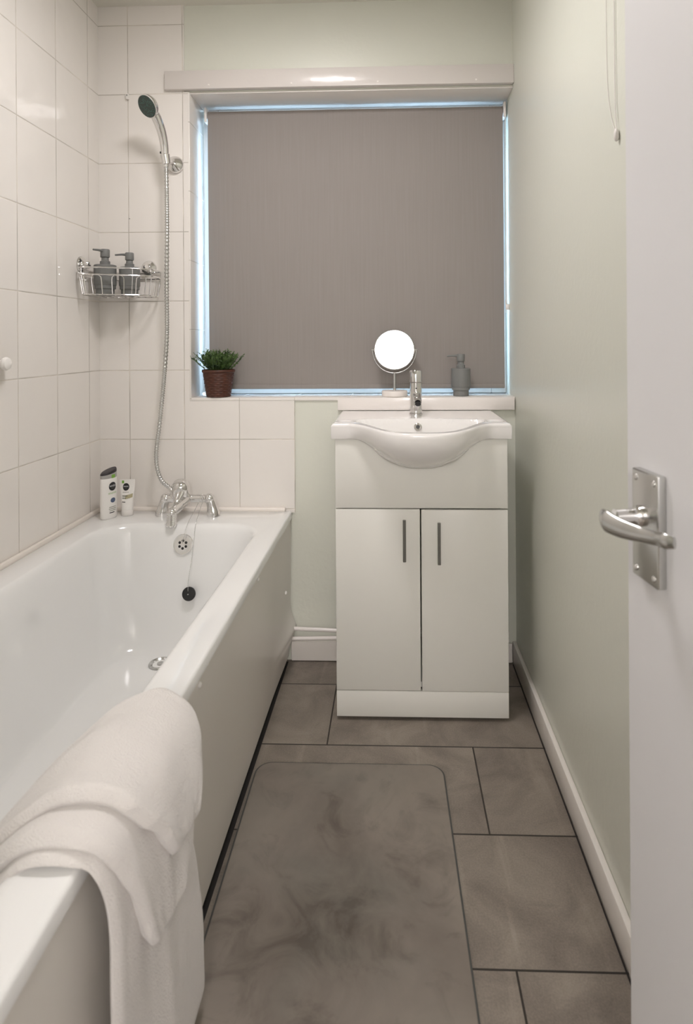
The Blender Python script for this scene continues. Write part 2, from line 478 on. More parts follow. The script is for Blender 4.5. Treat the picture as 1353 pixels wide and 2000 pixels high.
# ================================================================== STRUCTURE
XL, XRT, D, ZC = -1.073, 0.434, 2.167, 2.382
YF = 0.14                    # entry wall (camera side), the camera stands in the doorway
SILL, HEAD, WY, RX = 0.952, 2.066, 2.325, -0.742

struct(box('floor', -1.9, 1.3, -3.0, 2.45, -0.1, 0.0, m_floor))
struct(box('ceiling', -1.9, 1.3, -3.0, 2.45, ZC, ZC + 0.1, m_ceil))
bm = bmesh.new(); b_box(bm, XL - 0.1, XL, YF, 2.45, 0, ZC)
struct(link('wall_left', bm, m_tile_left, smooth=False))
bm = bmesh.new(); b_box(bm, XRT, XRT + 0.1, YF - 0.0, 2.45, 0, ZC)
struct(link('wall_right', bm, m_paint, smooth=False))
bm = bmesh.new()
b_box(bm, XL, RX, D, 2.45, 0, ZC)                    # left of window
b_box(bm, RX, XRT, D, 2.45, 0, SILL - 0.012)         # below
b_box(bm, RX, XRT, D, 2.45, HEAD, ZC)                # above
wb = struct(link('wall_back', bm, m_paint, smooth=False))
# tiled fields on the back wall (glazed tiles stand 5 mm proud)
XE = -0.756
bm = bmesh.new()
b_box(bm, XL, XE - 0.0, D - 0.005, D, 0.50, ZC - 0.0)
b_box(bm, XE, XJ + 3 * 0.2015 , D - 0.005, D, 0.535, SILL - 0.012)
b_box(bm, XE, RX + 0.0, D - 0.005, D, SILL - 0.012, HEAD)
til = link('tiling', bm, m_tile_back, wb, smooth=False)
bm = bmesh.new(); b_box(bm, RX - 0.001, RX + 0.006, D - 0.005, WY, SILL - 0.012, HEAD, 0.002)
link('reveal_tiling', bm, m_tile_reveal, wb)
bm = bmesh.new(); b_box(bm, RX + 0.006, XRT, D - 0.006, WY + 0.05, SILL - 0.012, SILL, 0.002)
link('sill_tiling', bm, m_tile_sill, wb)
bm = bmesh.new(); b_box(bm, RX, XRT, D + 0.001, WY + 0.05, HEAD - 0.006, HEAD, 0.001)
link('soffit', bm, m_gloss2, wb)
# entry wall with the doorway the camera stands in
bm = bmesh.new()
b_box(bm, XL - 0.1, -0.36, YF - 0.1, YF, 0, ZC)
b_box(bm, -0.36, XRT, YF - 0.1, YF, 2.03, ZC)
b_box(bm, 0.445, XRT + 0.1, YF - 0.1, YF, 0, ZC)
struct(link('wall_front', bm, m_paint, smooth=False))
# landing behind the camera
bm = bmesh.new()
b_box(bm, -1.9, 1.3, -3.0, -2.9, 0, ZC)
b_box(bm, -1.9, -1.8, -2.9, YF - 0.1, 0, ZC)
b_box(bm, 1.2, 1.3, -2.9, YF - 0.1, 0, ZC)
b_box(bm, -1.8, XL - 0.1, YF - 0.11, YF - 0.01, 0, ZC)
b_box(bm, XRT + 0.1, 1.2, YF - 0.11, YF - 0.01, 0, ZC)
struct(link('wall_landing', bm, m_door, smooth=False))

# lintel board above the window, with nail heads
bm = bmesh.new(); b_box(bm, -0.822, XRT, D - 0.022, D, HEAD + 0.003, 2.137, 0.003)
t1 = struct(link('trim_1', bm, m_lintel))
for x in (-0.66, -0.36, -0.05, 0.30):
    lathe('nail_head', [(0.0035, 0), (0.0035, 0.0012), (0.001, 0.002)], (x, D - 0.022, 2.082), m_gloss2, t1, axis=(0, -1, 0), seg=10)
# tile strip behind the basin
bm = bmesh.new(); b_box(bm, -0.2013, XRT - 0.004, D - 0.018, D, 0.906, SILL - 0.001, 0.002)
struct(link('trim_2', bm, m_gloss))
# thin tile strip ending the tiled field under the sill
# sealant along the bath
bm = bmesh.new()
b_box(bm, XL, XL + 0.016, 0.45, D - 0.005, 0.541, 0.558, 0.006)
b_box(bm, XL, -0.392, D - 0.021, D - 0.005, 0.541, 0.557, 0.006)
struct(link('trim_3', bm, m_seal))
# skirting boards
def skirting(name, x0, x1, y0, y1, h, side):
    bm = bmesh.new(); b_box(bm, x0, x1, y0, y1, 0.003, h, 0.004)
    return struct(link(name, bm, m_gloss2))
skirting('baseboard_right', XRT - 0.015, XRT, YF, D - 0.001, 0.078, 'r')
skirting('baseboard_back', -0.375, XRT - 0.016, D - 0.014, D, 0.072, 'b')
# dark expansion gap along the skirting
box('trim_4', XRT - 0.0175, XRT - 0.0152, YF, D - 0.02, 0.0, 0.0030, m_dark)['kind'] = 'structure'

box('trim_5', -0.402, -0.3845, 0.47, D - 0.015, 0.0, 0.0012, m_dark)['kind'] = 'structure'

# window: uPVC frame, two panes
def window():
    bm = bmesh.new()
    x0, x1, z0, z1 = RX + 0.006, XRT, SILL, HEAD - 0.006
    y0, y1 = WY, WY + 0.06
    t = 0.058
    b_box(bm, x0, x0 + t, y0, y1, z0, z1, 0.004); b_box(bm, x1 - t, x1, y0, y1, z0, z1, 0.004)
    b_box(bm, x0 + t, x1 - t, y0, y1, z0, z0 + t, 0.004); b_box(bm, x0 + t, x1 - t, y0, y1, z1 - t, z1, 0.004)
    xm = (x0 + x1) / 2
    b_box(bm, xm - 0.03, xm + 0.03, y0 + 0.003, y1, z0 + t, z1 - t, 0.004)
    # inner bead
    for a, b in ((x0 + t, xm - 0.03), (xm + 0.03, x1 - t)):
        b_box(bm, a, a + 0.014, y0 + 0.012, y1 - 0.01, z0 + t, z1 - t, 0.003); b_box(bm, b - 0.014, b, y0 + 0.012, y1 - 0.01, z0 + t, z1 - t, 0.003)
        b_box(bm, a + 0.014, b - 0.014, y0 + 0.012, y1 - 0.01, z0 + t, z0 + t + 0.014, 0.003); b_box(bm, a + 0.014, b - 0.014, y0 + 0.012, y1 - 0.01, z1 - t - 0.014, z1 - t, 0.003)
    wf = struct(link('window_1', bm, m_upvc))
    for a, b in ((x0 + t, xm - 0.03), (xm + 0.03, x1 - t)):
        box('pane', a, b, y0 + 0.03, y0 + 0.036, z0 + t, z1 - t, m_glass, wf)
    return wf
window()

# ================================================================== LAMPS AND ADDED FILL
ls = thing('ceiling_lamp', 'round opal glass ceiling lamp above the middle of the bathroom', 'lamp', LAMP_POS)
lathe('lamp_base', [(LAMP_R * 0.9, 0), (LAMP_R * 1.04, -0.004), (LAMP_R * 1.04, -0.022), (LAMP_R * 1.0, -0.024), (LAMP_R * 0.995, -0.018)], LAMP_POS, m_white, ls, caps=False, seg=48)
lathe('lamp_shade', [(LAMP_R * 0.99, -0.018), (LAMP_R * 0.98, -0.025), (LAMP_R * 0.9, -0.031), (LAMP_R * 0.6, -0.037), (0.01, -0.040)], LAMP_POS, m_lamp, ls, seg=48)
hs = thing('landing_fill', 'added glowing fill globe, unseen on the landing behind the doorway', 'lamp', FILL_POS)  # globe added out of view: front fill, and white for the sill mirror
lathe('fill_rose', [(0.05, 0), (0.05, -0.015), (0.02, -0.03), (0.008, -0.03), (0.008, -0.16)], FILL_POS, m_white, hs)
bm = bmesh.new(); b_sphere(bm, (FILL_POS[0], FILL_POS[1], FILL_POS[2] - 0.385), FILL_R, 48, 32)
link('lamp_shade', bm, m_fill, hs)

# ================================================================== BATH
def rrect(x0, x1, y0, y1, r, z, nc=10, ns=8):
    pts = []
    cs = [(x1 - r, y1 - r, 0), (x0 + r, y1 - r, 90), (x0 + r, y0 + r, 180), (x1 - r, y0 + r, 270)]
    for k in range(4):
        cx, cy, a0 = cs[k]
        arc = [Vector((cx + r * math.cos(math.radians(a0 + 90 * i / nc)), cy + r * math.sin(math.radians(a0 + 90 * i / nc)), z)) for i in range(nc + 1)]
        pts += arc
        nx, ny, a1 = cs[(k + 1) % 4]
        q = Vector((nx + r * math.cos(math.radians(a1)), ny + r * math.sin(math.radians(a1)), z))
        for i in range(1, ns): pts.append(arc[-1].lerp(q, i / ns))
    return pts
BX0, BX1, BY0, BY1, BZ = XL + 0.002, -0.370, 0.467, D - 0.006, 0.543
def bath():
    t = thing('bathtub', 'white acrylic bathtub along the tiled left wall with a towel over its rim', 'bathtub', (-0.72, 1.31, 0))
    bm = bmesh.new(); loops = []
    def add(pts): loops.append([bm.verts.new(p) for p in pts])
    add(rrect(BX0, BX1, BY0, BY1, 0.006, BZ - 0.026))
    add(rrect(BX0, BX1, BY0, BY1, 0.006, BZ - 0.007))
    add(rrect(BX0 + .002, BX1 - .002, BY0 + .002, BY1 - .002, 0.006, BZ - 0.002))
    add(rrect(BX0 + .007, BX1 - .007, BY0 + .007, BY1 - .007, 0.006, BZ))
    top = (-0.978, -0.440, 0.56, 2.005, 0.125); bot = (-0.875, -0.56, 0.98, 1.865, 0.10)
    prof = [(-0.05, .5435), (0, .5425), (.03, .541), (.07, .536), (.11, .525), (.15, .508), (.22, .467), (.32, .40), (.42, .335), (.52, .278), (.62, .232), (.72, .20), (.82, .18), (.91, .169), (1, .165)]
    for s, z in prof:
        q = [a + (b - a) * s for a, b in zip(top, bot)]
        add(rrect(q[0], q[1], q[2], q[3], q[4], z))
    q = [(a + b) / 2 for a, b in zip(bot[:2], bot[:2][::-1])]
    for k in (0.6, 0.25):
        x0, x1, y0, y1, r = bot; mx, my = (x0 + x1) / 2, (y0 + y1) / 2
        add(rrect(mx + (x0 - mx) * k, mx + (x1 - mx) * k, my + (y0 - my) * k, my + (y1 - my) * k, r * k, .1635))
    for a, b in zip(loops, loops[1:]):
        n = len(a)
        for i in range(n): bm.faces.new((a[i], a[(i + 1) % n], b[(i + 1) % n], b[i]))
    bm.faces.new(loops[-1])
    # hidden underside skirt closes the rim
    o = link('tub', bm, m_bath, t, angle=60)
    # waste in the floor of the tub
    dz = (-0.7226, 1.825, 0.1660)
    lathe('waste', [(0.001, 0.0015), (0.010, 0.0015), (0.011, -0.004), (0.021, -0.004), (0.024, 0.0), (0.030, 0.004), (0.034, 0.003), (0.0355, 0.0)], dz, m_chrome2, t, caps=False)
    # overflow plate with six holes on the end wall
    ax = Vector((0, -1, 0.21)).normalized()
    oc = Vector((-0.7023, 1.9745, 0.482))
    ov = lathe('overflow_plate', [(0.033, -0.003), (0.0335, 0.001), (0.031, 0.0045), (0.026, 0.004), (0.012, 0.005), (0.002, 0.0055)], oc, m_bright, t, axis=ax)
    x, y, d = frame_to(ax)
    for k in range(6):
        a = PI / 6 + k * PI / 3
        c = oc + ax * 0.0045 + (x * math.cos(a) + y * math.sin(a)) * 0.0122
        lathe('overflow_hole', [(0.0044, 0), (0.0044, 0.0008)], c, m_black, ov, axis=ax, seg=14)
    return t
tubt = bath()

# bath panel, bulging over the pipes near the back wall
def panel_fn(u, v):
    y = 0.47 + u * (D - 0.004 - 0.47); z = 0.018 + v * 0.500
    back = max(0, 1 - (D - y) / 0.30)
    x = -0.3765 + 0.0015 * math.sin(y * 3)
    g1 = math.exp(-((z - 0.118) / 0.05) ** 2)
    x += 0.022 * sm(back) * g1
    x += 0.004 * math.exp(-((z - 0.13) / 0.012) ** 2) * sm(back) - 0.004 * math.exp(-((z - 0.112) / 0.008) ** 2) * sm(back)
    x += -0.014 * (1 - v) * (1 - sm(back) * 0.3)
    x += 0.004 * sm((y - 1.9) / 0.2) * math.sin(v * PI)
    return Vector((x, y, z))
bm = bmesh.new()
b_grid(bm, panel_fn, 90, 60)
geom = bmesh.ops.extrude_face_region(bm, geom=bm.faces[:])
for v in [g for g in geom['geom'] if isinstance(g, bmesh.types.BMVert)]: v.co.x -= 0.004
pt = link('side_panel', bm, m_panel, tubt)
pt['label'] = 'cream plastic side panel bulged over the pipes'
for y, z in ((1.643, 0.500), (1.142, 0.496), (2.063, 0.286), (1.1215, 0.053)):
    x = panel_fn((y - 0.47) / (D - 0.474), (z - 0.018) / 0.500).x
    lathe('screw_cap', [(0.0062, -0.001), (0.006, 0.002), (0.004, 0.0045), (0.001, 0.0055)], (x, y, z), m_whitec, pt, axis=(1, 0, 0), seg=18)

# ------------------------------------------------ bath mixer tap
def bath_tap():
    bx = -0.714; by = 2.095; z0 = BZ + 0.0005
    t = thing('bath_mixer_tap', 'chrome bath shower mixer tap standing on the bath end', 'tap', (bx, by, z0))
    zb = z0 + 0.060
    for x in (-0.812, -0.645):
        s = 1 if x > bx else -1
        pts = catmull([(x + s * 0.010, by, z0), (x + s * 0.006, by, z0 + 0.02), (x, by, z0 + 0.045), (x - s * 0.008, by, zb)], 6)
        bm = bmesh.new(); b_tube(bm, pts, [0.022, 0.0215, 0.0175, 0.0165, 0.016], 22)
        b_sphere(bm, (x - s * 0.006, by, zb), 0.0185, 20, 12)
        link('leg', bm, m_chrome, t)
    bm = bmesh.new(); b_tube(bm, [(-0.812, by, zb), (-0.74, by, zb), (-0.69, by, zb), (-0.645, by, zb)], [0.0155, 0.0155, 0.0145, 0.0135, 0.0135], 22)
    link('crossbar', bm, m_chrome, t)
    bc = Vector((-0.748, by - 0.005, zb + 0.005))
    bm = bmesh.new(); b_tube(bm, [bc + Vector((0, 0.012, -0.02)), bc, bc + Vector((0, -0.008, 0.030)), bc + Vector((0, -0.014, 0.048)), bc + Vector((0, -0.018, 0.058)), bc + Vector((0, -0.019, 0.062))], [0.025, 0.030, 0.031, 0.029, 0.021, 0.006], 28)
    b = link('valve_body', bm, m_chrome, t)
    hd = bc + Vector((-0.002, -0.038, 0.032))
    lathe('index_dot', [(0.0045, 0), (0.0045, 0.0015), (0.003, 0.002)], hd + Vector((0, 0.0085, -0.002)), m_black, b, axis=(0, -1, 0.25), seg=16)
    # lever reaching down and forward
    pts = catmull([bc + Vector((0.004, -0.018, 0.034)), bc + Vector((0.004, -0.038, 0.014)), bc + Vector((0.000, -0.058, -0.004)), bc + Vector((-0.004, -0.080, -0.016))], 6)
    tube('lever', pts, [0.020, 0.014, 0.010, 0.008], m_chrome, t, 20, flat=0.7, updir=(1, 0, 0))
    # spout with a ribbed drop end
    e = bc + Vector((0.002, -0.100, -0.026))
    pts = catmull([bc + Vector((0.016, -0.008, -0.010)), bc + Vector((0.012, -0.040, -0.014)), bc + Vector((0.006, -0.078, -0.021)), e + Vector((0, 0, 0.002))], 8)
    bm = bmesh.new(); b_tube(bm, pts, [0.019, 0.017, 0.0165, 0.0165], 24)
    b_sphere(bm, e, 0.0172, 24, 14)
    sp = link('spout', bm, m_chrome, t)
    prof = [(0.016, 0.0)]
    for k in range(9): prof += [(0.0172, -0.004 - k * 0.0045), (0.0160, -0.006 - k * 0.0045)]
    prof += [(0.014, -0.0455), (0.002, -0.047)]
    lathe('aerator', prof, e, m_chrome, sp, axis=(0, 0.10, 1), seg=26)
    # hose union
    bm = bmesh.new(); b_lathe(bm, [(0.0115, 0), (0.0115, 0.014), (0.0085, 0.018), (0.0075, 0.034)], (-0.772, by - 0.012, zb + 0.008), axis=(-0.35, 0, 0.93), seg=12)
    link('hose_union', bm, m_chrome, t)
    return Vector((-0.772, by - 0.012, zb + 0.008)) + Vector((-0.35, 0, 0.93)).normalized() * 0.03
union = bath_tap()

# ------------------------------------------------ hose
hose_pts = [union, (-0.815, 2.082, 0.668), (-0.832, 2.085, 0.71), (-0.838, 2.09, 0.755), (-0.835, 2.092, 0.80), (-0.826, 2.092, 0.865), (-0.812, 2.09, 0.99), (-0.8015, 2.088, 1.10),
            (-0.796, 2.088, 1.20), (-0.7955, 2.087, 1.35), (-0.7930, 2.086, 1.547), (-0.7935, 2.087, 1.68), (-0.7970, 2.092, 1.776)]
hp = catmull(hose_pts, 60)
seg_len = 0.0042
bm = bmesh.new()
acc = [hp[0]]; res = []
dist = 0; rads = []; pts2 = []
for i in range(1, len(hp)):
    a, b = hp[i - 1], hp[i]; L = (b - a).length; n = max(1, int(L / 0.0021))
    for k in range(n):
        pts2.append(a.lerp(b, k / n))
# resample evenly
pts3 = [pts2[0]]; d = 0
for a, b in zip(pts2, pts2[1:]):
    L = (b - a).length; d += L
    if d >= 0.0018: pts3.append(b); d = 0
rads = [0.0078 if (i // 2) % 2 else 0.0062 for i in range(len(pts3))]
b_tube(bm, pts3, rads, 10)
ho = link('shower_hose', bm, m_chrome2, None, angle=70)
tag(ho, 'long ribbed chrome shower hose hanging down the tiled back wall', 'shower hose')

# ------------------------------------------------ wall bracket + handset
WB = Vector((-0.788, D - 0.006, 1.800))
wbk = thing('shower_bracket', 'round chrome wall bracket holding the shower handset', 'bracket', WB)
lathe('wall_plate', [(0.031, 0), (0.031, 0.004), (0.028, 0.013), (0.015, 0.022), (0.010, 0.028)], WB, m_chrome, wbk, axis=(0, -1, 0))
lathe('arm', [(0.0085, 0.02), (0.0085, 0.062)], WB, m_chrome, wbk, axis=(-0.10, -1, 0.06), seg=20)
HOLD = Vector((-0.798, 2.092, 1.800))
lathe('holder_ring', [(0.0125, -0.018), (0.0145, -0.016), (0.0165, 0.016), (0.0150, 0.018)], HOLD, m_chrome, wbk, axis=(-0.12, -0.16, 1), seg=24)
hd = thing('shower_handset', 'chrome shower handset with a dark green spray face, held in the bracket', 'shower head', HOLD)
hpts = catmull([HOLD + Vector((0.0, 0.004, -0.03)), HOLD + Vector((-0.002, 0.0, 0.0)), HOLD + Vector((-0.001, -0.010, 0.045)), HOLD + Vector((-0.004, -0.028, 0.09)), HOLD + Vector((-0.012, -0.052, 0.128)), HOLD + Vector((-0.022, -0.078, 0.152))], 8)
tube('handle', hpts, [0.0090, 0.0130, 0.0140, 0.0155, 0.0170, 0.0160], m_chrome, hd, 24)
hc = HOLD + Vector((-0.024, -0.086, 0.156))
fax = Vector((-0.42, -0.72, -0.56)).normalized()
lathe('head', [(0.004, -0.026), (0.020, -0.022), (0.031, -0.012), (0.0395, 0.0), (0.0395, 0.007), (0.0370, 0.009)], hc, m_chrome, hd, axis=fax, seg=44)
lathe('spray_face', [(0.0372, 0.0075), (0.0365, 0.0105), (0.020, 0.0125), (0.001, 0.0130)], hc, m_spray, hd, axis=fax, seg=44)
lathe('diverter_button', [(0.004, 0.008), (0.004, 0.0155), (0.003, 0.017)], HOLD + Vector((-0.002, -0.002, 0.022)), m_black, hd, axis=(-1, -0.35, 0), seg=14)

# ------------------------------------------------ plug on its chain
PL = Vector((-0.668, 1.930, 0.337))
pl = thing('bath_plug', 'round black bath plug hanging on a fine chain from the tap', 'plug', PL)
pax = Vector((0, -1, 0.22)).normalized()
lathe('plug', [(0.015, -0.006), (0.0165, -0.004), (0.019, 0.0), (0.0218, 0.002), (0.0218, 0.0055), (0.020, 0.0075), (0.008, 0.0085), (0.001, 0.0085)], PL, m_black, pl, axis=pax)
def chain(name, pts, r, parent, mat, step=0.0042):
    cp = catmull(pts, 30); bm = bmesh.new(); d = 0
    b_tube(bm, cp, r * 0.45, 5)
    for a, b in zip(cp, cp[1:]):
        d += (b - a).length
        if d >= step:
            d = 0
            bmesh.ops.create_icosphere(bm, subdivisions=1, radius=r, matrix=Matrix.Translation(b))
    return link(name, bm, mat, parent, angle=80)
chain('chain', [PL + pax * 0.012 + Vector((0, 0, 0.010)), PL + Vector((0.001, -0.010, 0.05)), (-0.6655, 1.946, 0.44), (-0.6640, 1.966, 0.50), (-0.665, 1.992, 0.548), (-0.668, 2.072, 0.600), (-0.672, 2.080, 0.6235)], 0.0015, pl, m_chrome2)
chain('chain', [(-0.700, 1.957, 0.489), (-0.696, 1.964, 0.515), (-0.690, 1.985, 0.549), (-0.683, 2.05, 0.585), (-0.679, 2.072, 0.603), (-0.674, 2.080, 0.6235)], 0.0015, pl, m_chrome2)
lathe('plug_loop', [(0.0035, 0), (0.0035, 0.005), (0.0015, 0.008)], PL + pax * 0.0075 + Vector((0, 0, 0.0)), m_chrome2, pl, axis=pax, seg=12)

# ================================================================== TOWEL (one cloth folded into three lobes over the rim)
def towel():
    bm = bmesh.new()
    def lobe(spine, ylo, yhi, th, seed, nu=46, nv=30, wob=0.006):
        """spine: XZ control points from inside the tub over the rim to the hem; ylo/yhi: near/far Y per control point"""
        sp = catmull([Vector((p[0], 0, p[1])) for p in spine], 12)
        m = len(sp)
        def interp(arr, t):
            t *= len(arr) - 1; k = min(int(t), len(arr) - 2); f = sm(t - k) * 0.5 + (t - k) * 0.5
            return arr[k] * (1 - f) + arr[k + 1] * f
        def at(u):
            t = u * (m - 1); k = min(int(t), m - 2); f = t - k
            p = sp[k].lerp(sp[k + 1], f); d = (sp[k + 1] - sp[k]).normalized()
            return p, Vector((-d.z, 0, d.x))         # normal, outward/upward for a left-to-right spine
        # closed cross section along y at each u
        rings = []
        for i in range(nu):
            u = i / (nu - 1)
            p, n = at(u); y0, y1 = interp(ylo, u), interp(yhi, u)
            tt = (interp(th, u) if isinstance(th, (list, tuple)) else th) / 2
            ring = []
            W = y1 - y0
            M_ = nv
            e0 = min(1.0, u / 0.02); e1 = min(1.0, (1 - u) / 0.035)
            edge = math.sqrt(max(0.0, 1 - (1 - min(e0, e1)) ** 2)) * 0.9 + 0.1
            for k in range(2 * M_):
                if k < M_: v = k / (M_ - 1); s = 1
                else: v = 1 - (k - M_) / (M_ - 1); s = -1
                ed = min(v, 1 - v) * W / max(tt, 1e-4)
                rnd = math.sqrt(max(0.0, 1 - max(0.0, 1 - ed) ** 2))
                y = y0 + v * W
                wv = noise.noise(Vector((u * 5 + seed, v * 3.0, seed * 3.1))) * wob
                wv += noise.noise(Vector((u * 2 + seed, v * 9.0, seed))) * wob * 0.45 * (0.4 + 0.6 * u)
                wy = noise.noise(Vector((u * 7, seed * 2.0, v * 1.5))) * wob * 0.8
                c = p + n * (wv + s * tt * rnd * edge)
                ring.append(bm.verts.new(Vector((c.x, y + wy, c.z))))
            rings.append(ring)
        L = 2 * M_
        for a, b in zip(rings, rings[1:]):
            for k in range(L):
                bm.faces.new((a[k], a[(k + 1) % L], b[(k + 1) % L], b[k]))
        bm.faces.new(rings[0][::-1]); bm.faces.new(rings[-1])
    # long under layer: hangs outside almost to the floor
    lobe([(-0.520, 0.41), (-0.495, 0.475), (-0.460, 0.527), (-0.430, 0.550), (-0.380, 0.5525), (-0.352, 0.535), (-0.343, 0.49), (-0.340, 0.40), (-0.338, 0.28), (-0.335, 0.15), (-0.333, 0.03)],
         [0.67, 0.67, 0.672, 0.675, 0.678, 0.685, 0.695, 0.70, 0.71, 0.71, 0.71], [0.74, 0.78, 0.86, 0.93, 0.965, 0.965, 0.965, 0.965, 0.995, 1.02, 1.03], 0.016, 1.3, nu=80)
    # second fold
    lobe([(-0.520, 0.44), (-0.500, 0.50), (-0.460, 0.545), (-0.420, 0.566), (-0.375, 0.568), (-0.345, 0.548), (-0.331, 0.50), (-0.325, 0.45), (-0.321, 0.40), (-0.321, 0.352)],
         [0.68, 0.68, 0.685, 0.687, 0.689, 0.698, 0.716, 0.735, 0.755, 0.785], [0.745, 0.785, 0.862, 0.932, 0.962, 0.955, 0.945, 0.93, 0.91, 0.88], 0.024, 4.7)
    # top fold
    lobe([(-0.525, 0.465), (-0.500, 0.525), (-0.460, 0.567), (-0.420, 0.587), (-0.378, 0.589), (-0.342, 0.574), (-0.320, 0.54), (-0.310, 0.50), (-0.307, 0.447)],
         [0.705, 0.705, 0.715, 0.725, 0.73, 0.735, 0.75, 0.78, 0.815], [0.75, 0.79, 0.865, 0.935, 0.967, 0.958, 0.945, 0.93, 0.89], 0.027, 9.1)
    o = link('towel', bm, m_towel, None, angle=80)
    sb = o.modifiers.new('sub', 'SUBSURF'); sb.levels = 1; sb.render_levels = 1
    return o
tag(towel(), 'thick white terry towel folded over the bath rim', 'towel')

# ================================================================== VANITY
VX0, VX1, VY, VB = -0.179, 0.342, 1.823, 2.112
vt = thing('vanity_unit', 'white two door vanity cabinet under the basin', 'cabinet', ((VX0 + VX1) / 2, 1.99, 0))
bm = bmesh.new()
b_box(bm, VX0 + 0.001, VX0 + 0.017, VY + 0.018, VB, 0.012, 0.857, 0.0008, 1)
b_box(bm, VX0 + 0.004, VX0 + 0.014, VY + 0.05, VB - 0.01, 0.0, 0.013)
b_box(bm, VX1 - 0.014, VX1 - 0.004, VY + 0.05, VB - 0.01, 0.0, 0.013)
b_box(bm, VX1 - 0.017, VX1 - 0.001, VY + 0.018, VB, 0.012, 0.857, 0.0008, 1)
b_box(bm, VX0 + 0.017, VX1 - 0.017, VY + 0.018, VB, 0.095, 0.111, 0.0)
link('carcass', bm, m_cab, vt)
GAP = 0.0792
box('front_panel', VX0, VX1, VY, VY + 0.017, 0.6465, 0.8575, m_cab, vt, 0.0015)
box('plinth', VX0, VX1, VY + 0.001, VY + 0.017, 0.012, 0.0905, m_cab, vt, 0.0015)
dl = box('door', VX0, GAP - 0.0022, VY, VY + 0.017, 0.0935, 0.6432, m_cab, vt, 0.0015)
dr = box('door', GAP + 0.0020, VX1, VY, VY + 0.017, 0.0920, 0.6415, m_cab, vt, 0.0015)
for par, x, z1, z0 in ((dl, 0.0295, 0.617, 0.492), (dr, 0.1335, 0.609, 0.484)):
    bm = bmesh.new()
    b_tube(bm, [(x, VY - 0.022, z0), (x, VY - 0.022, z1)], 0.0048, 16)
    for z in (z0 + 0.015, z1 - 0.015): b_tube(bm, [(x, VY - 0.022, z), (x, VY, z)], 0.003, 10)
    link('handle', bm, m_steel, par)

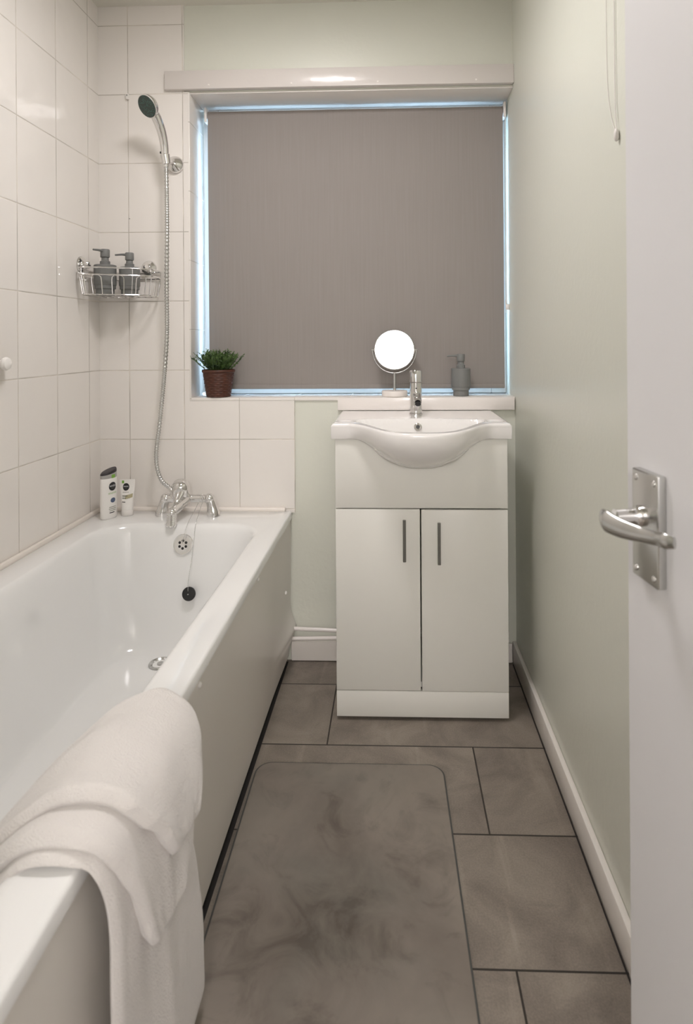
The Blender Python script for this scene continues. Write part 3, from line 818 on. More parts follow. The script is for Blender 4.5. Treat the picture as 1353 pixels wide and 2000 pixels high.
# ------------------------------------------------ basin
def basin():
    cx = (VX0 + VX1) / 2 - 0.0; hw = 0.272; top = 0.905; back = 2.148
    t = thing('washbasin', 'white ceramic inset basin with a bowed front on the vanity cabinet', 'basin', (cx, 1.95, 0.857))
    def front(x):                                   # plan outline of the bowed front
        s = abs(x - cx) / 0.222
        k = 0.5 + 0.5 * math.cos(PI * min(1, s ** 1.6))
        return 1.812 - 0.150 * k
    def low(x):                                     # underside of the apron
        s = abs(x - cx) / 0.206
        k = 0.5 + 0.5 * math.cos(PI * min(1, s ** 1.4))
        return 0.858 - 0.088 * k
    nx, ny = 101, 96
    # bowl region in plan
    bxh, by0off, by1 = 0.205, 0.030, 1.925
    def topz(x, y):
        f = front(x)
        z = top - 0.008 * (0.5 + 0.5 * math.cos(PI * min(1, (abs(x - cx) / 0.222) ** 1.6))) * sm((1.90 - y) / 0.2)
        # bowl depression: rounded trapezoid
        yb0 = f + by0off
        u = (x - cx) / bxh
        yc = (yb0 + by1) / 2; hy = (by1 - yb0) / 2
        v = (y - yc) / hy
        r = (abs(u) ** 3.2 + abs(v) ** 3.0) ** (1 / 3.1)
        q_ = min(1, max(0, (1.0 - r) / 0.75)); depth = 0.110 * (1 - (1 - q_) ** 2.6) * sm(q_ / 0.06)
        # shallow soap recesses on the wings
        for sx in (-1, 1):
            d = math.hypot((x - (cx + sx * 0.232)) / 0.030, (y - 1.875) / 0.032)
            depth += 0.005 * sm((1 - d) / 0.35) if d < 1 else 0
        # outer lip rounding
        return z - depth
    bm = bmesh.new()
    V = []
    xs = [cx - hw + 2 * hw * (i / (nx - 1)) for i in range(nx)]
    rr = 0.008
    for x in xs:
        col = []
        xe = min(x - (cx - hw), (cx + hw) - x)
        f = front(x)
        ex = math.sqrt(max(0, 1 - max(0, 1 - xe / rr) ** 2)) if xe < rr else 1
        for j in range(ny):
            q = j / (ny - 1)
            y = f + (back - f) * (q ** 1.15)
            d = (y - f)
            ey = math.sqrt(max(0, 1 - max(0, 1 - d / rr) ** 2)) if d < rr else 1
            z = topz(x, y) - rr * (1 - min(ex, ey))
            col.append(bm.verts.new((x, y, z)))
        V.append(col)
    for i in range(nx - 1):
        for j in range(ny - 1):
            bm.faces.new((V[i][j], V[i + 1][j], V[i + 1][j + 1], V[i][j + 1]))
    # apron: from lip down and back to the cabinet front
    A = []
    na = 16
    for i, x in enumerate(xs):
        f = front(x); zt = V[i][0].co.z; zl = low(x)
        bulge = max(0.0, VY - 0.012 - f)
        yend = min(VY - 0.001, f + 0.004 + bulge * 0.98)
        col = [V[i][0]]
        for k in range(1, na + 1):
            s = k / na
            z = zt + (zl - zt) * (s ** 0.92)
            y = f + 0.0005 + (yend - f) * (s ** 2.4)
            col.append(bm.verts.new((x, y, z)))
        # under return to the back
        col.append(bm.verts.new((x, VY + 0.004 if bulge > 0.002 else VY + 0.004, zl)))
        A.append(col)
    for i in range(nx - 1):
        for k in range(na + 1):
            bm.faces.new((A[i][k], A[i][k + 1], A[i + 1][k + 1], A[i + 1][k]))
    # sides and back
    for i, sgn in ((0, -1), (nx - 1, 1)):
        x = xs[i]
        prev = None
        low_s = [bm.verts.new((x, V[i][j].co.y, 0.858)) for j in range(ny)]
        for j in range(ny - 1):
            bm.faces.new((V[i][j], V[i][j + 1], low_s[j + 1], low_s[j]))
        # close small wedge to apron
    # back deck ledge against the wall
    bk = [bm.verts.new((x, back, 0.858)) for x in xs]
    for i in range(nx - 1): bm.faces.new((V[i][ny - 1], V[i + 1][ny - 1], bk[i + 1], bk[i]))
    bmesh.ops.remove_doubles(bm, verts=bm.verts, dist=0.0002)
    link('basin_body', bm, m_ceramic, t, angle=75)
    # overflow ring
    oc = Vector((0.0765, 1.9150, 0.8795))
    ax = Vector((0, -1, 0.28)).normalized()
    ring = lathe('overflow_ring', [(0.0060, 0.000), (0.0062, 0.003), (0.0085, 0.0045), (0.0125, 0.003), (0.0135, -0.002)], oc, m_chrome, t, axis=ax, caps=False)
    lathe('overflow_hole', [(0.0064, 0.0003), (0.0064, 0.0010)], oc, m_black, t, axis=ax)
    return t
basin()

# ------------------------------------------------ basin tap
def basin_tap():
    c = Vector((0.0755, 2.052, 0.9055))
    t = thing('basin_mixer_tap', 'short chrome single lever tap on the washbasin', 'tap', c)
    lathe('body', [(0.0235, 0), (0.0235, 0.003), (0.0205, 0.005), (0.0205, 0.106), (0.0195, 0.107)], c, m_chrome, t, seg=40)
    lathe('lever_cap', [(0.0195, 0.109), (0.0205, 0.110), (0.0205, 0.145), (0.0185, 0.148), (0.001, 0.1485)], c, m_chrome, t, seg=40)
    tube('lever', [c + Vector((0, -0.012, 0.138)), c + Vector((-0.010, -0.040, 0.144)), c + Vector((-0.016, -0.058, 0.148))], [0.0045, 0.0036, 0.0036], m_chrome, t, 14)
    pts = catmull([c + Vector((0.002, -0.008, 0.066)), c + Vector((0.003, -0.05, 0.062)), c + Vector((0.003, -0.090, 0.054)), c + Vector((0.003, -0.100, 0.050))], 6)
    sp = tube('spout', pts, [0.0135, 0.0125, 0.0125, 0.012], m_chrome, t, 24)
    lathe('aerator', [(0.0095, 0), (0.0095, 0.004)], c + Vector((0.003, -0.0995, 0.0455)), m_black, sp, axis=(0, -0.75, -0.66), seg=24)
    lathe('temperature_dot', [(0.0025, 0), (0.0025, 0.0008)], c + Vector((0.001, -0.0203, 0.088)), m_black, t, axis=(0, -1, 0), seg=12)
basin_tap()

# ================================================================== WINDOW SILL ITEMS
# shaving mirror
def vanity_mirror():
    bx, by, z0 = 0.0035, 2.2, SILL + 0.0005
    t = thing('vanity_mirror', 'small round swivel mirror on a pale stone base on the window sill', 'mirror', (bx, by, z0))
    lathe('base', [(0.045, 0), (0.0468, 0.002), (0.0468, 0.018), (0.0455, 0.020), (0.006, 0.0205)], (bx, by, z0), m_stone, t, seg=48)
    cz = 1.122
    lathe('stem', [(0.0055, 0.02), (0.0055, cz - 0.0845 - z0)], (bx, by, z0), m_chrome2, t, seg=16)
    c = Vector((bx, by, cz))
    # yoke: outer ring
    bm = bmesh.new()
    pts = [c + Vector((0.0800 * math.cos(a), 0.006, 0.0850 * math.sin(a))) for a in [PI + i * PI / 40 for i in range(41)]]
    b_tube(bm, pts, 0.0023, 10)
    for s in (-1, 1): b_tube(bm, [c + Vector((s * 0.0825, 0.006, 0)), c + Vector((s * 0.072, 0.002, 0))], 0.0032, 10)
    link('yoke', bm, m_chrome2, t)
    tilt = math.radians(6.4)
    ax = Vector((0, -math.cos(tilt), math.sin(tilt)))
    bm = bmesh.new()
    b_lathe(bm, [(0.0700, -0.004), (0.0735, -0.003), (0.0748, 0.0), (0.0742, 0.004), (0.0725, 0.0055), (0.0705, 0.004)], c, ax, 64, caps=False)
    b_lathe(bm, [(0.0700, -0.004), (0.04, -0.0045), (0.001, -0.0045)], c, ax, 64, caps=False)
    link('rim', bm, m_chrome2, t)
    lathe('mirror_glass', [(0.0712, 0.0038), (0.04, 0.0038), (0.0005, 0.0038)], c, m_mirror, t, axis=ax, seg=64, caps=False)
vanity_mirror()

# pump dispensers
def dispenser(loc, nozzle_deg, label, s=1.0, group=None, hs=1.0):
    t = thing('soap_dispenser', label, 'soap dispenser', loc, group)
    c = Vector(loc); R = 0.0318 * s
    def L(name, prof, mat=m_grey): return lathe(name, [(r * s, h * s * hs) for r, h in prof], c, mat, t, seg=40)
    L('bottle', [(0.0275, 0), (0.0285, 0.001), (0.0285, 0.0215), (0.0325, 0.0225), (0.0328, 0.0330), (0.0343, 0.0340), (0.0348, 0.0360), (0.0348, 0.0985), (0.0325, 0.1005), (0.0120, 0.1010)])
    L('collar', [(0.0158, 0.1005), (0.0158, 0.1120), (0.0140, 0.1135), (0.0118, 0.1150), (0.0108, 0.1260)])
    bm = bmesh.new()
    b_lathe(bm, [(0.0105 * s, 0.1240 * s * hs), (0.0142 * s, 0.1265 * s * hs), (0.0146 * s, 0.1290 * s * hs), (0.0146 * s, 0.150 * s * hs), (0.0130 * s, 0.1525 * s * hs)], c, seg=32)
    a = math.radians(nozzle_deg); d = Vector((math.cos(a), math.sin(a), 0))
    b_tube(bm, catmull([c + Vector((0, 0, 0.1450 * s * hs)) + d * 0.008, c + Vector((0, 0, 0.1465 * s * hs)) + d * 0.026 * s, c + Vector((0, 0, 0.145 * s * hs)) + d * 0.050 * s], 5), [0.0052 * s, 0.0038 * s, 0.0030 * s], 12)
    link('pump', bm, m_grey, t)
    return t
dispenser((0.246, 2.205, SILL + 0.0005), 184, 'matt grey pump soap dispenser at the right end of the window sill', 1.0)

# potted plant
def plant():
    c = Vector((-0.646, 2.198, SILL + 0.0005))
    t = thing('potted_plant', 'bushy green artificial plant in a brown woven pot on the sill', 'plant', c)
    bm = bmesh.new()
    H = 0.1005; nz, na = 84, 120
    def fn(u, v):
        # u angle, v height
        a = 2 * PI * u; h = v * H
        r = 0.0435 + (0.0575 - 0.0435) * v
        # basket weave: horizontal canes over uprights
        row = v * 15; k = int(row); f = row - k
        up = math.cos(a * 12 + (k % 2) * PI)
        r += 0.0026 * abs(math.sin(PI * f)) * (0.35 + 0.65 * max(0, up)) - 0.0008
        if v > 0.90: r = 0.0575 + 0.0026 * math.sqrt(max(0, 1 - ((v - 0.95) / 0.05) ** 2))
        if v < 0.03: r -= 0.003 * (1 - v / 0.03)
        return c + Vector((r * math.cos(a), r * math.sin(a), h))
    V = b_grid(bm, fn, na, nz, cu=True)
    bm.faces.new([V[i][0] for i in range(na)][::-1])
    inner = [bm.verts.new(c + Vector((0.052 * math.cos(2 * PI * i / na), 0.052 * math.sin(2 * PI * i / na), H - 0.012))) for i in range(na)]
    for i in range(na): bm.faces.new((V[i][-1], V[(i + 1) % na][-1], inner[(i + 1) % na], inner[i]))
    link('pot', bm, m_pot, t, angle=80)
    lathe('soil', [(0.0525, H - 0.012), (0.03, H - 0.006), (0.001, H - 0.004)], c, m_soil, t, caps=False)
    bm = bmesh.new(); rnd = random.Random(11)
    def leaf(p, d, L, wd):
        d = d.normalized(); sd = d.cross(Vector((rnd.uniform(-1, 1), rnd.uniform(-1, 1), rnd.uniform(-.2, 1)))).normalized(); up = sd.cross(d)
        a = bm.verts.new(p); b = bm.verts.new(p + d * L * .5 + sd * wd + up * 0.0008); e = bm.verts.new(p + d * L); f = bm.verts.new(p + d * L * .5 - sd * wd + up * 0.0008)
        bm.faces.new((a, b, e, f))
    base = c + Vector((0, 0, H - 0.008))
    for k in range(230):
        a = rnd.uniform(0, 2 * PI); el = rnd.uniform(0.0, 1.0) ** 0.6
        lean = 0.86 * el
        L = rnd.uniform(0.056, 0.078) * (1 + 0.10 * el) * (1 - 0.30 * max(0, math.sin(a)) * el)
        if k % 29 == 0: L *= 1.08
        d = Vector((math.cos(a) * math.sin(lean), math.sin(a) * math.sin(lean), math.cos(lean)))
        s0 = base + Vector((math.cos(a), math.sin(a), 0)) * rnd.uniform(0, 0.045) * (0.3 + el * 0.7)
        bend = Vector((rnd.uniform(-1, 1), rnd.uniform(-1, 1), 0.35)) * 0.012
        pts = [s0 + d * L * q + bend * q * q for q in (0, .33, .66, 1)]
        b_tube(bm, pts, 0.0007, 4, caps=False)
        for q in range(15):
            f = 0.25 + 0.75 * q / 14
            i = min(2, int(f * 3)); g = f * 3 - i
            p = pts[i].lerp(pts[i + 1], g)
            dd = d * 0.6 + Vector((rnd.uniform(-1, 1), rnd.uniform(-1, 1), rnd.uniform(-.6, .8)))
            leaf(p, dd, rnd.uniform(0.0055, 0.0095), rnd.uniform(0.0018, 0.0031))
    me = link('foliage', bm, m_leaf, t, smooth=False)
plant()

# ------------------------------------------------ roller blind
bl = thing('roller_blind', 'taupe grey roller blind drawn down over the window', 'blind', (-0.14, 2.28, 2.02))
BYB = 2.272
bm = bmesh.new()
def bfn(u, v):
    x = -0.704 + u * (0.416 + 0.704); z = 0.976 + v * (2.034 - 0.976)
    y = BYB + 0.0015 * math.sin(u * 9) * (1 - v)
    return Vector((x + 0.002 * (1 - v), y, z))
b_grid(bm, bfn, 40, 24)
g_ = bmesh.ops.extrude_face_region(bm, geom=bm.faces[:])
for v in [g for g in g_['geom'] if isinstance(g, bmesh.types.BMVert)]: v.co.y += 0.0006
fab = link('fabric', bm, m_blind, bl)
bm = bmesh.new(); b_box(bm, -0.702, 0.418, BYB - 0.0045, BYB + 0.0045, 0.974, 0.992, 0.003)
link('bottom_bar', bm, m_blind, fab)
bm = bmesh.new(); b_tube(bm, [(-0.704, BYB + 0.017, 2.020), (0.416, BYB + 0.017, 2.020)], 0.0175, 24)
link('roller', bm, m_blind, bl)
for x0, x1 in ((-0.716, -0.7065), (0.4185, 0.4285)):
    bm = bmesh.new(); b_box(bm, x0, x1, BYB - 0.008, BYB + 0.035, 1.992, 2.050, 0.004, 3)
    link('bracket', bm, m_white, bl)
chain('pull_chain', [(0.4235, BYB - 0.012, 1.995), (0.4225, BYB - 0.014, 1.7), (0.4225, BYB - 0.016, 1.45), (0.4225, BYB - 0.018, 1.31), (0.4225, BYB - 0.014, 1.300), (0.4225, BYB - 0.009, 1.31), (0.4235, BYB - 0.006, 1.995)], 0.0021, bl, m_white, 0.0055)
bm = bmesh.new()
b_tube(bm, [Vector((0.4225, BYB - 0.012 + 0.0085 * math.cos(a), 1.297 + 0.0085 * math.sin(a))) for a in [i * PI / 10 for i in range(20)]], 0.0025, 8, closed=True)
b_box(bm, 0.420, 0.4335, BYB - 0.018, BYB - 0.008, 1.268, 1.290, 0.002)
link('chain_tidy', bm, m_white, bl)

# ================================================================== CORNER CADDY
def caddy():
    t = thing('shower_caddy', 'chrome wire corner basket on suction cups in the tiled corner', 'basket', (-0.96, 2.08, 1.315))
    plan = [(-1.062, 2.150), (-1.064, 2.06), (-1.060, 1.995), (-1.035, 1.975), (-0.985, 1.985), (-0.925, 2.010), (-0.862, 2.045), (-0.838, 2.075), (-0.838, 2.140), (-0.860, 2.155), (-0.95, 2.157)]
    def loop(z, s=1.0, dx=0, dy=0):
        cx, cy = -0.955, 2.085
        return catmull([(cx + (x - cx) * s + dx, cy + (y - cy) * s + dy, z) for x, y in plan], 8, closed=True)
    bm = bmesh.new()
    top = loop(1.408); mid = loop(1.384); bot = loop(1.318, 0.93)
    b_tube(bm, top, 0.0028, 8, closed=True); b_tube(bm, mid, 0.0026, 8, closed=True); b_tube(bm, bot, 0.0020, 8, closed=True)
    n = len(top)
    for i in range(0, n, 22):
        b_tube(bm, [top[i], mid[i], bot[i]], 0.0013, 6)
    link('frame', bm, m_chrome, t)
    # hoops: inverted U wires along the front
    def pt(arr, s):
        k = int(s) % n; f = s - int(s); return arr[k].lerp(arr[(k + 1) % n], f)
    bm = bmesh.new()
    s = 11.0
    while s < 68:
        w_ = 4.4
        pts = [pt(bot, s), pt(bot, s).lerp(pt(mid, s), 0.75), pt(bot, s + .5).lerp(pt(mid, s + .5), 0.93), pt(mid, s + w_ / 2), pt(bot, s + w_ - .5).lerp(pt(mid, s + w_ - .5), 0.93), pt(bot, s + w_).lerp(pt(mid, s + w_), 0.75), pt(bot, s + w_)]
        b_tube(bm, catmull(pts, 5), 0.0017, 6)
        s += 8.6
    link('hoop_wires', bm, m_chrome, t)
    bm = bmesh.new()
    for k in range(9):
        x = -1.04 + k * 0.0235
        y0 = 1.995 if x < -0.98 else 1.995 + (x + 0.98) * 0.55
        b_tube(bm, [(x, y0, 1.3165), (x, 2.150, 1.3165)], 0.0012, 6)
    link('base_wires', bm, m_chrome, t)
    # suction cups: one on each wall
    for nm, c, ax in (('l', Vector((XL + 0.001, 2.030, 1.424)), (1, 0, 0)), ('b', Vector((-0.888, D - 0.0055, 1.424)), (0, -1, 0))):
        lathe('suction_cup', [(0.028, 0), (0.028, 0.002), (0.0255, 0.006), (0.0150, 0.009), (0.0130, 0.012), (0.0115, 0.022), (0.0125, 0.026), (0.010, 0.030), (0.003, 0.0305)], c, m_chrome, t, axis=ax, seg=32)
    bm = bmesh.new()
    b_tube(bm, [(XL + 0.025, 2.03, 1.424), (XL + 0.027, 2.032, 1.412), (-1.063, 2.034, 1.408)], 0.002, 8)
    link('hook_wire', bm, m_chrome, t); bm = bmesh.new()
    b_tube(bm, [(-0.888, D - 0.026, 1.424), (-0.888, 2.150, 1.414), (-0.888, 2.154, 1.408)], 0.002, 8)
    link('hook_wire', bm, m_chrome, t)
caddy()
dispenser((-1.003, 2.062, 1.3185), 252, 'grey pump bottle on the left in the corner basket', 1.06, 'pump bottles in the corner basket')
dispenser((-0.928, 2.088, 1.3185), 184, 'grey pump bottle on the right in the corner basket, nozzle pointing left', 1.0, 'pump bottles in the corner basket')

# ================================================================== TOILETRIES ON THE BATH CORNER
def text_mesh(body, size):
    cu = bpy.data.curves.new('txt', 'FONT'); cu.body = body; cu.size = size; cu.align_x = 'CENTER'; cu.align_y = 'CENTER'
    cu.fill_mode = 'FRONT'; cu.resolution_u = 2
    ob = bpy.data.objects.new('txt', cu); COL.objects.link(ob)
    bpy.context.view_layer.update()
    dg = bpy.context.evaluated_depsgraph_get()
    me = bpy.data.meshes.new_from_object(ob.evaluated_get(dg))
    vs = [v.co.copy() for v in me.vertices]; fs = [tuple(p.vertices) for p in me.polygons]
    bpy.data.objects.remove(ob); bpy.data.meshes.remove(me)
    return vs, fs
m_ink = simple('print_black', (0.01, 0.01, 0.012, 1), 0.4)
m_inkw = simple('print_white', (0.85, 0.85, 0.85, 1), 0.4)
m_inkg = simple('print_green', (0.20, 0.42, 0.06, 1), 0.4)
m_inkgy = simple('print_grey', (0.13, 0.14, 0.10, 1), 0.5)
m_inkb = simple('print_blue_grey', (0.08, 0.11, 0.19, 1), 0.5)
m_inko = simple('print_olive', (0.40, 0.36, 0.22, 1), 0.5)
m_capgrey = simple('bottle_cap_grey', (0.40, 0.39, 0.37, 1), 0.35)
m_capdark = simple('bottle_cap_top', (0.03, 0.026, 0.030, 1), 0.35)

def decals(surface, parent, items):
    """surface(s, z, lift) -> point; items: (name, material, kind, args)"""
    for name, mat, kind, a in items:
        bm = bmesh.new(); lift = a.get('lift', 0.0004)
        if kind == 'disc':
            n = 28; rings = []
            ctr = bm.verts.new(surface(a['s'], a['z'], lift))
            for q in (0.33, 0.66, 1.0):
                rings.append([bm.verts.new(surface(a['s'] + a['rs'] * q * math.cos(2 * PI * i / n), a['z'] + a['rz'] * q * math.sin(2 * PI * i / n), lift)) for i in range(n)])
            for i in range(n): bm.faces.new((ctr, rings[0][i], rings[0][(i + 1) % n]))
            for A_, B_ in zip(rings, rings[1:]):
                for i in range(n): bm.faces.new((A_[i], B_[i], B_[(i + 1) % n], A_[(i + 1) % n]))
        elif kind == 'rect':
            k = 12
            sh = a.get('shear', 0)
            b_grid(bm, lambda u, v: surface(a['s'] + (u - .5) * a['ws'], a['z'] + (v - .5) * a['hz'] + sh * (u - .5), lift), k, 4)
        elif kind == 'text':
            vs, fs = text_mesh(a['body'], a['size'])
            V = [bm.verts.new(surface(a['s'] + v.x * a.get('sx', 1), a['z'] + v.y, lift)) for v in vs]
            for f in fs:
                try: bm.faces.new([V[i] for i in f])
                except ValueError: pass
        off = parent.location
        link(name, bm, mat, parent, smooth=False)

def gel_bottle():
    c = Vector((-0.9955, 2.062, BZ + 0.0006)); rot = math.radians(68)
    t = thing('shower_gel_bottle', 'tall white shower gel bottle with a dark slanted cap in the bath corner', 'bottle', c)
    A_, B_ = 0.0320, 0.0185
    R = Matrix.Rotation(rot, 3, 'Z')
    def prof(z):
        if z < 0.004: return 0.90 + 0.10 * math.sqrt(z / 0.004)
        return 1.0 + 0.04 * math.sin(PI * min(1, z / 0.145))
    def top(th): return 0.166 + 0.0085 * math.cos(th)       # slanted top, high on the label side's right
    seg = 48
    def ring(z, k=1.0, tilt=0.0):
        out = []
        for i in range(seg):
            th = 2 * PI * i / seg
            p = R @ Vector((A_ * k * math.cos(th), B_ * k * math.sin(th), 0))
            out.append(c + Vector((p.x, p.y, z + tilt * math.cos(th))))
        return out
    def stack(name, lv, mat, cap0=True, cap1=True):
        bm = bmesh.new(); rs = [[bm.verts.new(p) for p in ring(*l)] for l in lv]
        for a, b in zip(rs, rs[1:]):
            for i in range(seg): bm.faces.new((a[i], a[(i + 1) % seg], b[(i + 1) % seg], b[i]))
        if cap0: bm.faces.new(rs[0][::-1])
        if cap1: bm.faces.new(rs[-1])
        return link(name, bm, mat, t)
    stack('body', [(0, 0.88), (0.003, 0.97)] + [(z, prof(z)) for z in (0.006, 0.03, 0.06, 0.09, 0.12, 0.1395)] + [(0.1405, 0.985)], m_whitec)
    stack('cap', [(0.1405, 0.985), (0.1415, 1.0, 0), (0.1555, 1.0, 0.004), (0.1560, 0.985, 0.0042)], m_capgrey)
    stack('cap_lid', [(0.1561, 0.985, 0.0042), (0.1568, 1.0, 0.0045), (0.1615, 0.99, 0.0075), (0.1650, 0.92, 0.008), (0.1655, 0.7, 0.006), (0.1655, 0.3, 0.002)], m_capdark)
    def surf(s, z, lift):
        th = -PI / 2 + s / A_
        k = prof(min(z, 0.139)) if z < 0.1405 else 1.0
        p = Vector((A_ * k * math.cos(th), B_ * k * math.sin(th), 0)); n = Vector((math.cos(th) / A_, math.sin(th) / B_, 0)).normalized()
        p = R @ (p + n * (lift + 0.0002)); return c + Vector((p.x, p.y, z))
    decals(surf, t, [
        ('logo_oval', m_ink, 'disc', dict(s=0, z=0.112, rs=0.0148, rz=0.0148)),
        ('logo_text', m_inkw, 'text', dict(body='NIVEA', size=0.0092, s=0, z=0.1135, lift=0.0009)),
        ('logo_text', m_inkgy, 'text', dict(body='MEN', size=0.0055, s=0, z=0.1055, lift=0.0009)),
        ('product_text', m_inkg, 'text', dict(body='SENSITIVE', size=0.0078, s=0, z=0.0885)),
        ('print_splash', m_inkb, 'disc', dict(s=0.001, z=0.064, rs=0.010, rz=0.0085)),
        ('small_print', m_inkgy, 'rect', dict(s=0, z=0.041, ws=0.028, hz=0.0018)),
        ('small_print', m_inkgy, 'rect', dict(s=0.0, z=0.035, ws=0.030, hz=0.0018)),
        ('small_print', m_inkgy, 'rect', dict(s=0.0, z=0.029, ws=0.026, hz=0.0018)),
        ('small_print', m_ink, 'rect', dict(s=-0.003, z=0.022, ws=0.020, hz=0.003)),
        ('green_patch', m_inkg, 'rect', dict(s=0.004, z=0.1465, ws=0.016, hz=0.012, lift=0.0006)),
    ])
gel_bottle()

def balm_tube():
    c = Vector((-0.9455, 2.098, BZ + 0.0006))
    t = thing('lotion_tube', 'white squeeze tube standing on its cap beside the taller bottle', 'tube', c)
    rot = math.radians(6); R = Matrix.Rotation(rot, 3, 'Z')
    seg = 44
    def ab(z):
        f = sm((z - 0.02) / 0.100)
        return 0.0205 + 0.0060 * f, 0.0180 * (1 - f) + 0.0007
    bm = bmesh.new(); rs = []
    for z in [0.0205, 0.022] + [0.022 + 0.098 * i / 14 for i in range(1, 15)] + [0.126]:
        a, b = ab(z)
        rs.append([bm.verts.new(c + R @ Vector((a * math.cos(2 * PI * i / seg), b * math.sin(2 * PI * i / seg), 0)) + Vector((0, 0, z))) for i in range(seg)])
    for a, b in zip(rs, rs[1:]):
        for i in range(seg): bm.faces.new((a[i], a[(i + 1) % seg], b[(i + 1) % seg], b[i]))
    bm.faces.new(rs[0][::-1]); bm.faces.new(rs[-1])
    link('body', bm, m_whitec, t, angle=60)
    lathe('cap', [(0.0190, 0), (0.0198, 0.001), (0.0205, 0.019), (0.0198, 0.0202)], c, m_white, t, sy=0.92, xdir=(1, 0.1, 0))
    def surf(s, z, lift):
        a, b = ab(z); th = -PI / 2 + s / a
        # keep the print on the flattening front
        p = Vector((a * math.sin(s / a), -b * math.cos(s / a) - lift - 0.0003, 0))
        p = R @ p; return c + Vector((p.x, p.y, z))
    decals(surf, t, [
        ('green_patch', m_inkg, 'rect', dict(s=-0.0155, z=0.1175, ws=0.009, hz=0.0095, lift=0.0005)),
        ('logo_oval', m_ink, 'disc', dict(s=-0.0035, z=0.100, rs=0.0115, rz=0.0130)),
        ('logo_text', m_inkw, 'text', dict(body='NIVEA', size=0.0060, s=-0.0035, z=0.1015, lift=0.0009)),
        ('logo_text', m_inkgy, 'text', dict(body='MEN', size=0.0040, s=-0.0035, z=0.0955, lift=0.0009)),
        ('product_text', m_inkgy, 'text', dict(body='SENSITIVE', size=0.0050, s=-0.004, z=0.0815)),
        ('beige_band', m_inko, 'rect', dict(s=0.010, z=0.068, ws=0.028, hz=0.013, shear=0.006)),
        ('small_print', m_inkgy, 'rect', dict(s=-0.006, z=0.0695, ws=0.020, hz=0.0030, lift=0.0007)),
        ('small_print', m_inkgy, 'rect', dict(s=-0.008, z=0.0625, ws=0.015, hz=0.0024, lift=0.0007)),
        ('small_print', m_ink, 'rect', dict(s=-0.009, z=0.0490, ws=0.013, hz=0.0026)),
    ])
balm_tube()

# ================================================================== PIPES
def pipe(name, z0, z1, y, label):
    bm = bmesh.new(); b_tube(bm, [(-0.375, y, z0), (-0.30, y, z0 + (z1 - z0) * .4), (-0.20, y, z1), (0.05, y, z1), (0.40, y, z1)], 0.0070, 16)
    tag(link(name, bm, m_gloss, None), label, 'pipe', 'painted pipes behind the vanity')
pipe('water_pipe', 0.1300, 0.1240, 2.132, 'upper of the two white painted pipes running along the back wall')
pipe('water_pipe', 0.0945, 0.0985, 2.130, 'lower of the two white painted pipes running along the back wall')

# ================================================================== BATH MAT
def bath_mat():
    x0, x1, y0, y1, z = -0.377, 0.128, 0.84, 1.628, 0.0
    t = thing('bath_mat', 'flat grey brown mottled stone effect bath mat on the floor', 'mat', ((x0 + x1) / 2, (y0 + y1) / 2, 0))
    sh = Matrix.Identity(4)
    def lp(bm, inset, zz, r):
        pts = rrect(x0 + inset, x1 - inset, y0 + inset, y1 - inset, r, zz, 10, 6)
        out = []
        for p in pts:
            k = (y1 - p.y) / (y1 - y0)
            out.append(bm.verts.new(p + Vector((0.014 * k * (1 if p.x > -0.13 else 0.6), 0, 0))))
        return out
    def st(name, lv, mat):
        bm = bmesh.new(); L = [lp(bm, *l) for l in lv]; n = len(L[0])
        for a, b in zip(L, L[1:]):
            for i in range(n): bm.faces.new((a[i], a[(i + 1) % n], b[(i + 1) % n], b[i]))
        bm.faces.new(L[-1]); bm.faces.new(L[0][::-1])
        return link(name, bm, mat, t)
    st('mat_edge', [(0, 0.0005, 0.042), (0, 0.007, 0.042), (0.0015, 0.0082, 0.041)], m_matedge)
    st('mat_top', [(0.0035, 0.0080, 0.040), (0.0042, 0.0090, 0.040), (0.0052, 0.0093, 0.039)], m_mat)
bath_mat()

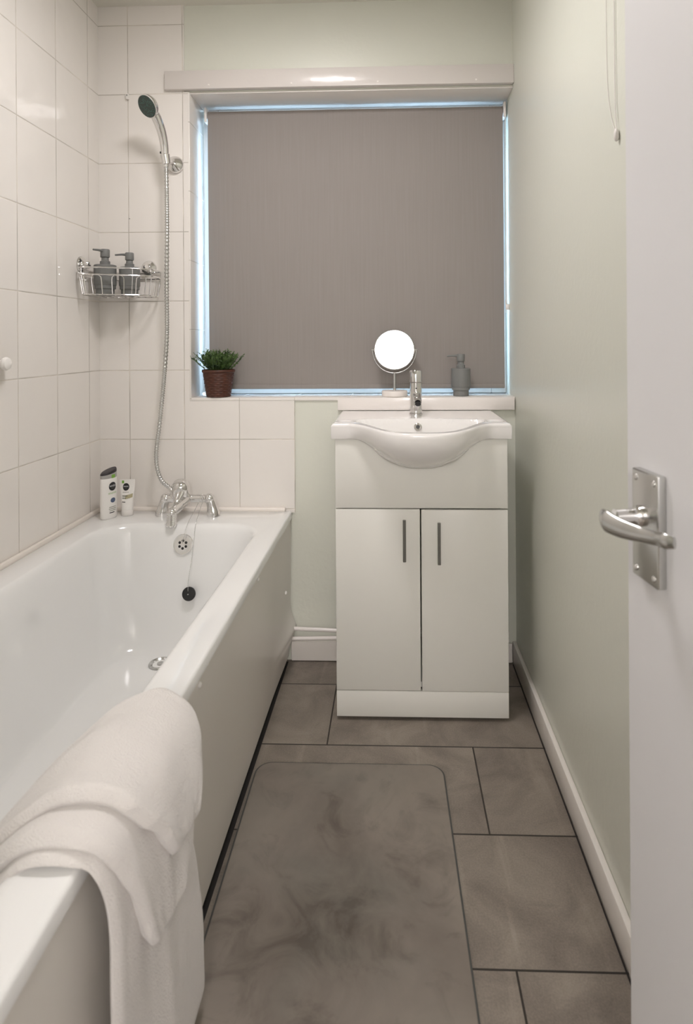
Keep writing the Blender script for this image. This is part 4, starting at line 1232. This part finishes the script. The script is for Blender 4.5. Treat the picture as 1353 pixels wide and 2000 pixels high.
# ================================================================== DOOR
def door():
    ang = math.radians(8)
    hinge_dir = Vector((math.sin(ang), -math.cos(ang), 0))       # from leading edge towards the hinge
    nrm = Vector((-math.cos(ang), -math.sin(ang), 0))            # face towards the room
    E = Vector((0.3262, 0.852, 0))                               # leading edge of the visible face
    mt = Matrix(((hinge_dir.x, -nrm.x, 0, E.x), (hinge_dir.y, -nrm.y, 0, E.y), (0, 0, 1, 0), (0, 0, 0, 1)))
    # local: x along the door to the hinge, y into the thickness, z up
    bm = bmesh.new(); b_box(bm, 0, 0.69, 0, 0.036, 0.008, 2.0, 0.0015, 1, mt)
    d = struct(link('door_1', bm, m_door))
    def L(x, y, z): return mt @ Vector((x, y, z))
    # backplate
    bm = bmesh.new(); b_box(bm, 0.0340, 0.0940, -0.0125, 0.0, 0.842, 0.984, 0.0025, 3, mt)
    h = link('door_handle', bm, m_chrome2, d)
    for x, z in ((0.0430, 0.973), (0.0850, 0.973), (0.0430, 0.853), (0.0850, 0.853)):
        lathe('screw', [(0.0042, 0), (0.0042, 0.0006), (0.003, 0.0016), (0.0005, 0.002)], L(x, -0.0125, z), m_chrome, h, axis=nrm, seg=16)
    c = L(0.057, -0.0125, 0.925)
    lathe('spindle_boss', [(0.0135, 0), (0.0135, 0.004), (0.0115, 0.006), (0.0105, 0.014), (0.0100, 0.036)], c, m_chrome, h, axis=nrm, seg=32)
    r = c + nrm * 0.037
    pts = catmull([r + nrm * 0.010 + hinge_dir * -0.010 + Vector((0, 0, -0.002)), r + nrm * 0.012 + hinge_dir * 0.004 + Vector((0, 0, -0.004)), r + nrm * 0.006 + hinge_dir * 0.028 + Vector((0, 0, -0.006)),
                   r + nrm * -0.006 + hinge_dir * 0.055 + Vector((0, 0, -0.006)), r + nrm * -0.010 + hinge_dir * 0.078 + Vector((0, 0, -0.003)), r + nrm * -0.010 + hinge_dir * 0.096 + Vector((0, 0, 0.000)), r + nrm * -0.015 + hinge_dir * 0.106 + Vector((0, 0, 0.001))], 8)
    tube('lever', pts, [0.011, 0.0150, 0.0125, 0.0095, 0.0085, 0.0095, 0.007], m_chrome2, h, 24, flat=0.50, updir=(0, 0, 1))
    return d
door()

# ================================================================== SMALL THINGS ON THE WALLS
# light pull cord on the right wall
bm = bmesh.new()
b_tube(bm, catmull([(0.430, 1.182, ZC), (0.4305, 1.178, 2.0), (0.431, 1.176, 1.75), (0.430, 1.172, 1.62), (0.429, 1.163, 1.556)], 8), 0.0011, 6)
b_lathe(bm, [(0.002, 0.010), (0.0048, 0.004), (0.0050, -0.010), (0.002, -0.014)], (0.4285, 1.162, 1.548), seg=14)
tag(link('pull_cord', bm, m_white, None), 'thin white light pull cord hanging against the right wall', 'pull cord')
bm = bmesh.new()
b_tube(bm, catmull([(0.4325, 1.235, ZC - 0.0), (0.4325, 1.226, 1.85), (0.4325, 1.222, 1.70), (0.4325, 1.212, 1.63), (0.4325, 1.192, 1.58), (0.4325, 1.172, 1.553)], 8), 0.0007, 5)
tag(link('loose_string', bm, m_white, None), 'fine loose white string trailing beside the pull cord', 'string')
# small clip on the tiles above the shower
bm = bmesh.new(); b_box(bm, -0.967, -0.957, D - 0.017, D - 0.0052, 2.040, 2.060, 0.002)
cl = tag(link('wall_clip', bm, m_white, None), 'tiny white plastic clip screwed to the tiles left of the shower head', 'clip')
lathe('screw', [(0.0028, 0), (0.002, 0.0012)], (-0.962, D - 0.017, 2.054), m_steel, cl, axis=(0, -1, 0), seg=10)
# plugged hole in the tiles
lathe_o = lathe('wall_plug', [(0.0022, 0), (0.0018, 0.0008)], (-0.9600, D - 0.005, 1.607), m_steel, None, axis=(0, -1, 0), seg=10)
tag(lathe_o, 'small dark screw hole plug in the tile joint above the basket', 'wall plug')
# soap hook knob on left wall
kb = thing('wall_hook', 'rounded white knob on the left tiled wall at the picture edge', 'hook', (XL, 1.598, 1.099))
lathe('knob', [(0.008, 0.010), (0.016, 0.014), (0.0185, 0.020), (0.016, 0.027), (0.008, 0.031), (0.001, 0.032)], (XL, 1.598, 1.099), m_whitec, kb, axis=(1, 0, 0))
lathe('stem', [(0.011, 0), (0.0085, 0.011)], (XL, 1.598, 1.099), m_white, kb, axis=(1, 0, 0))
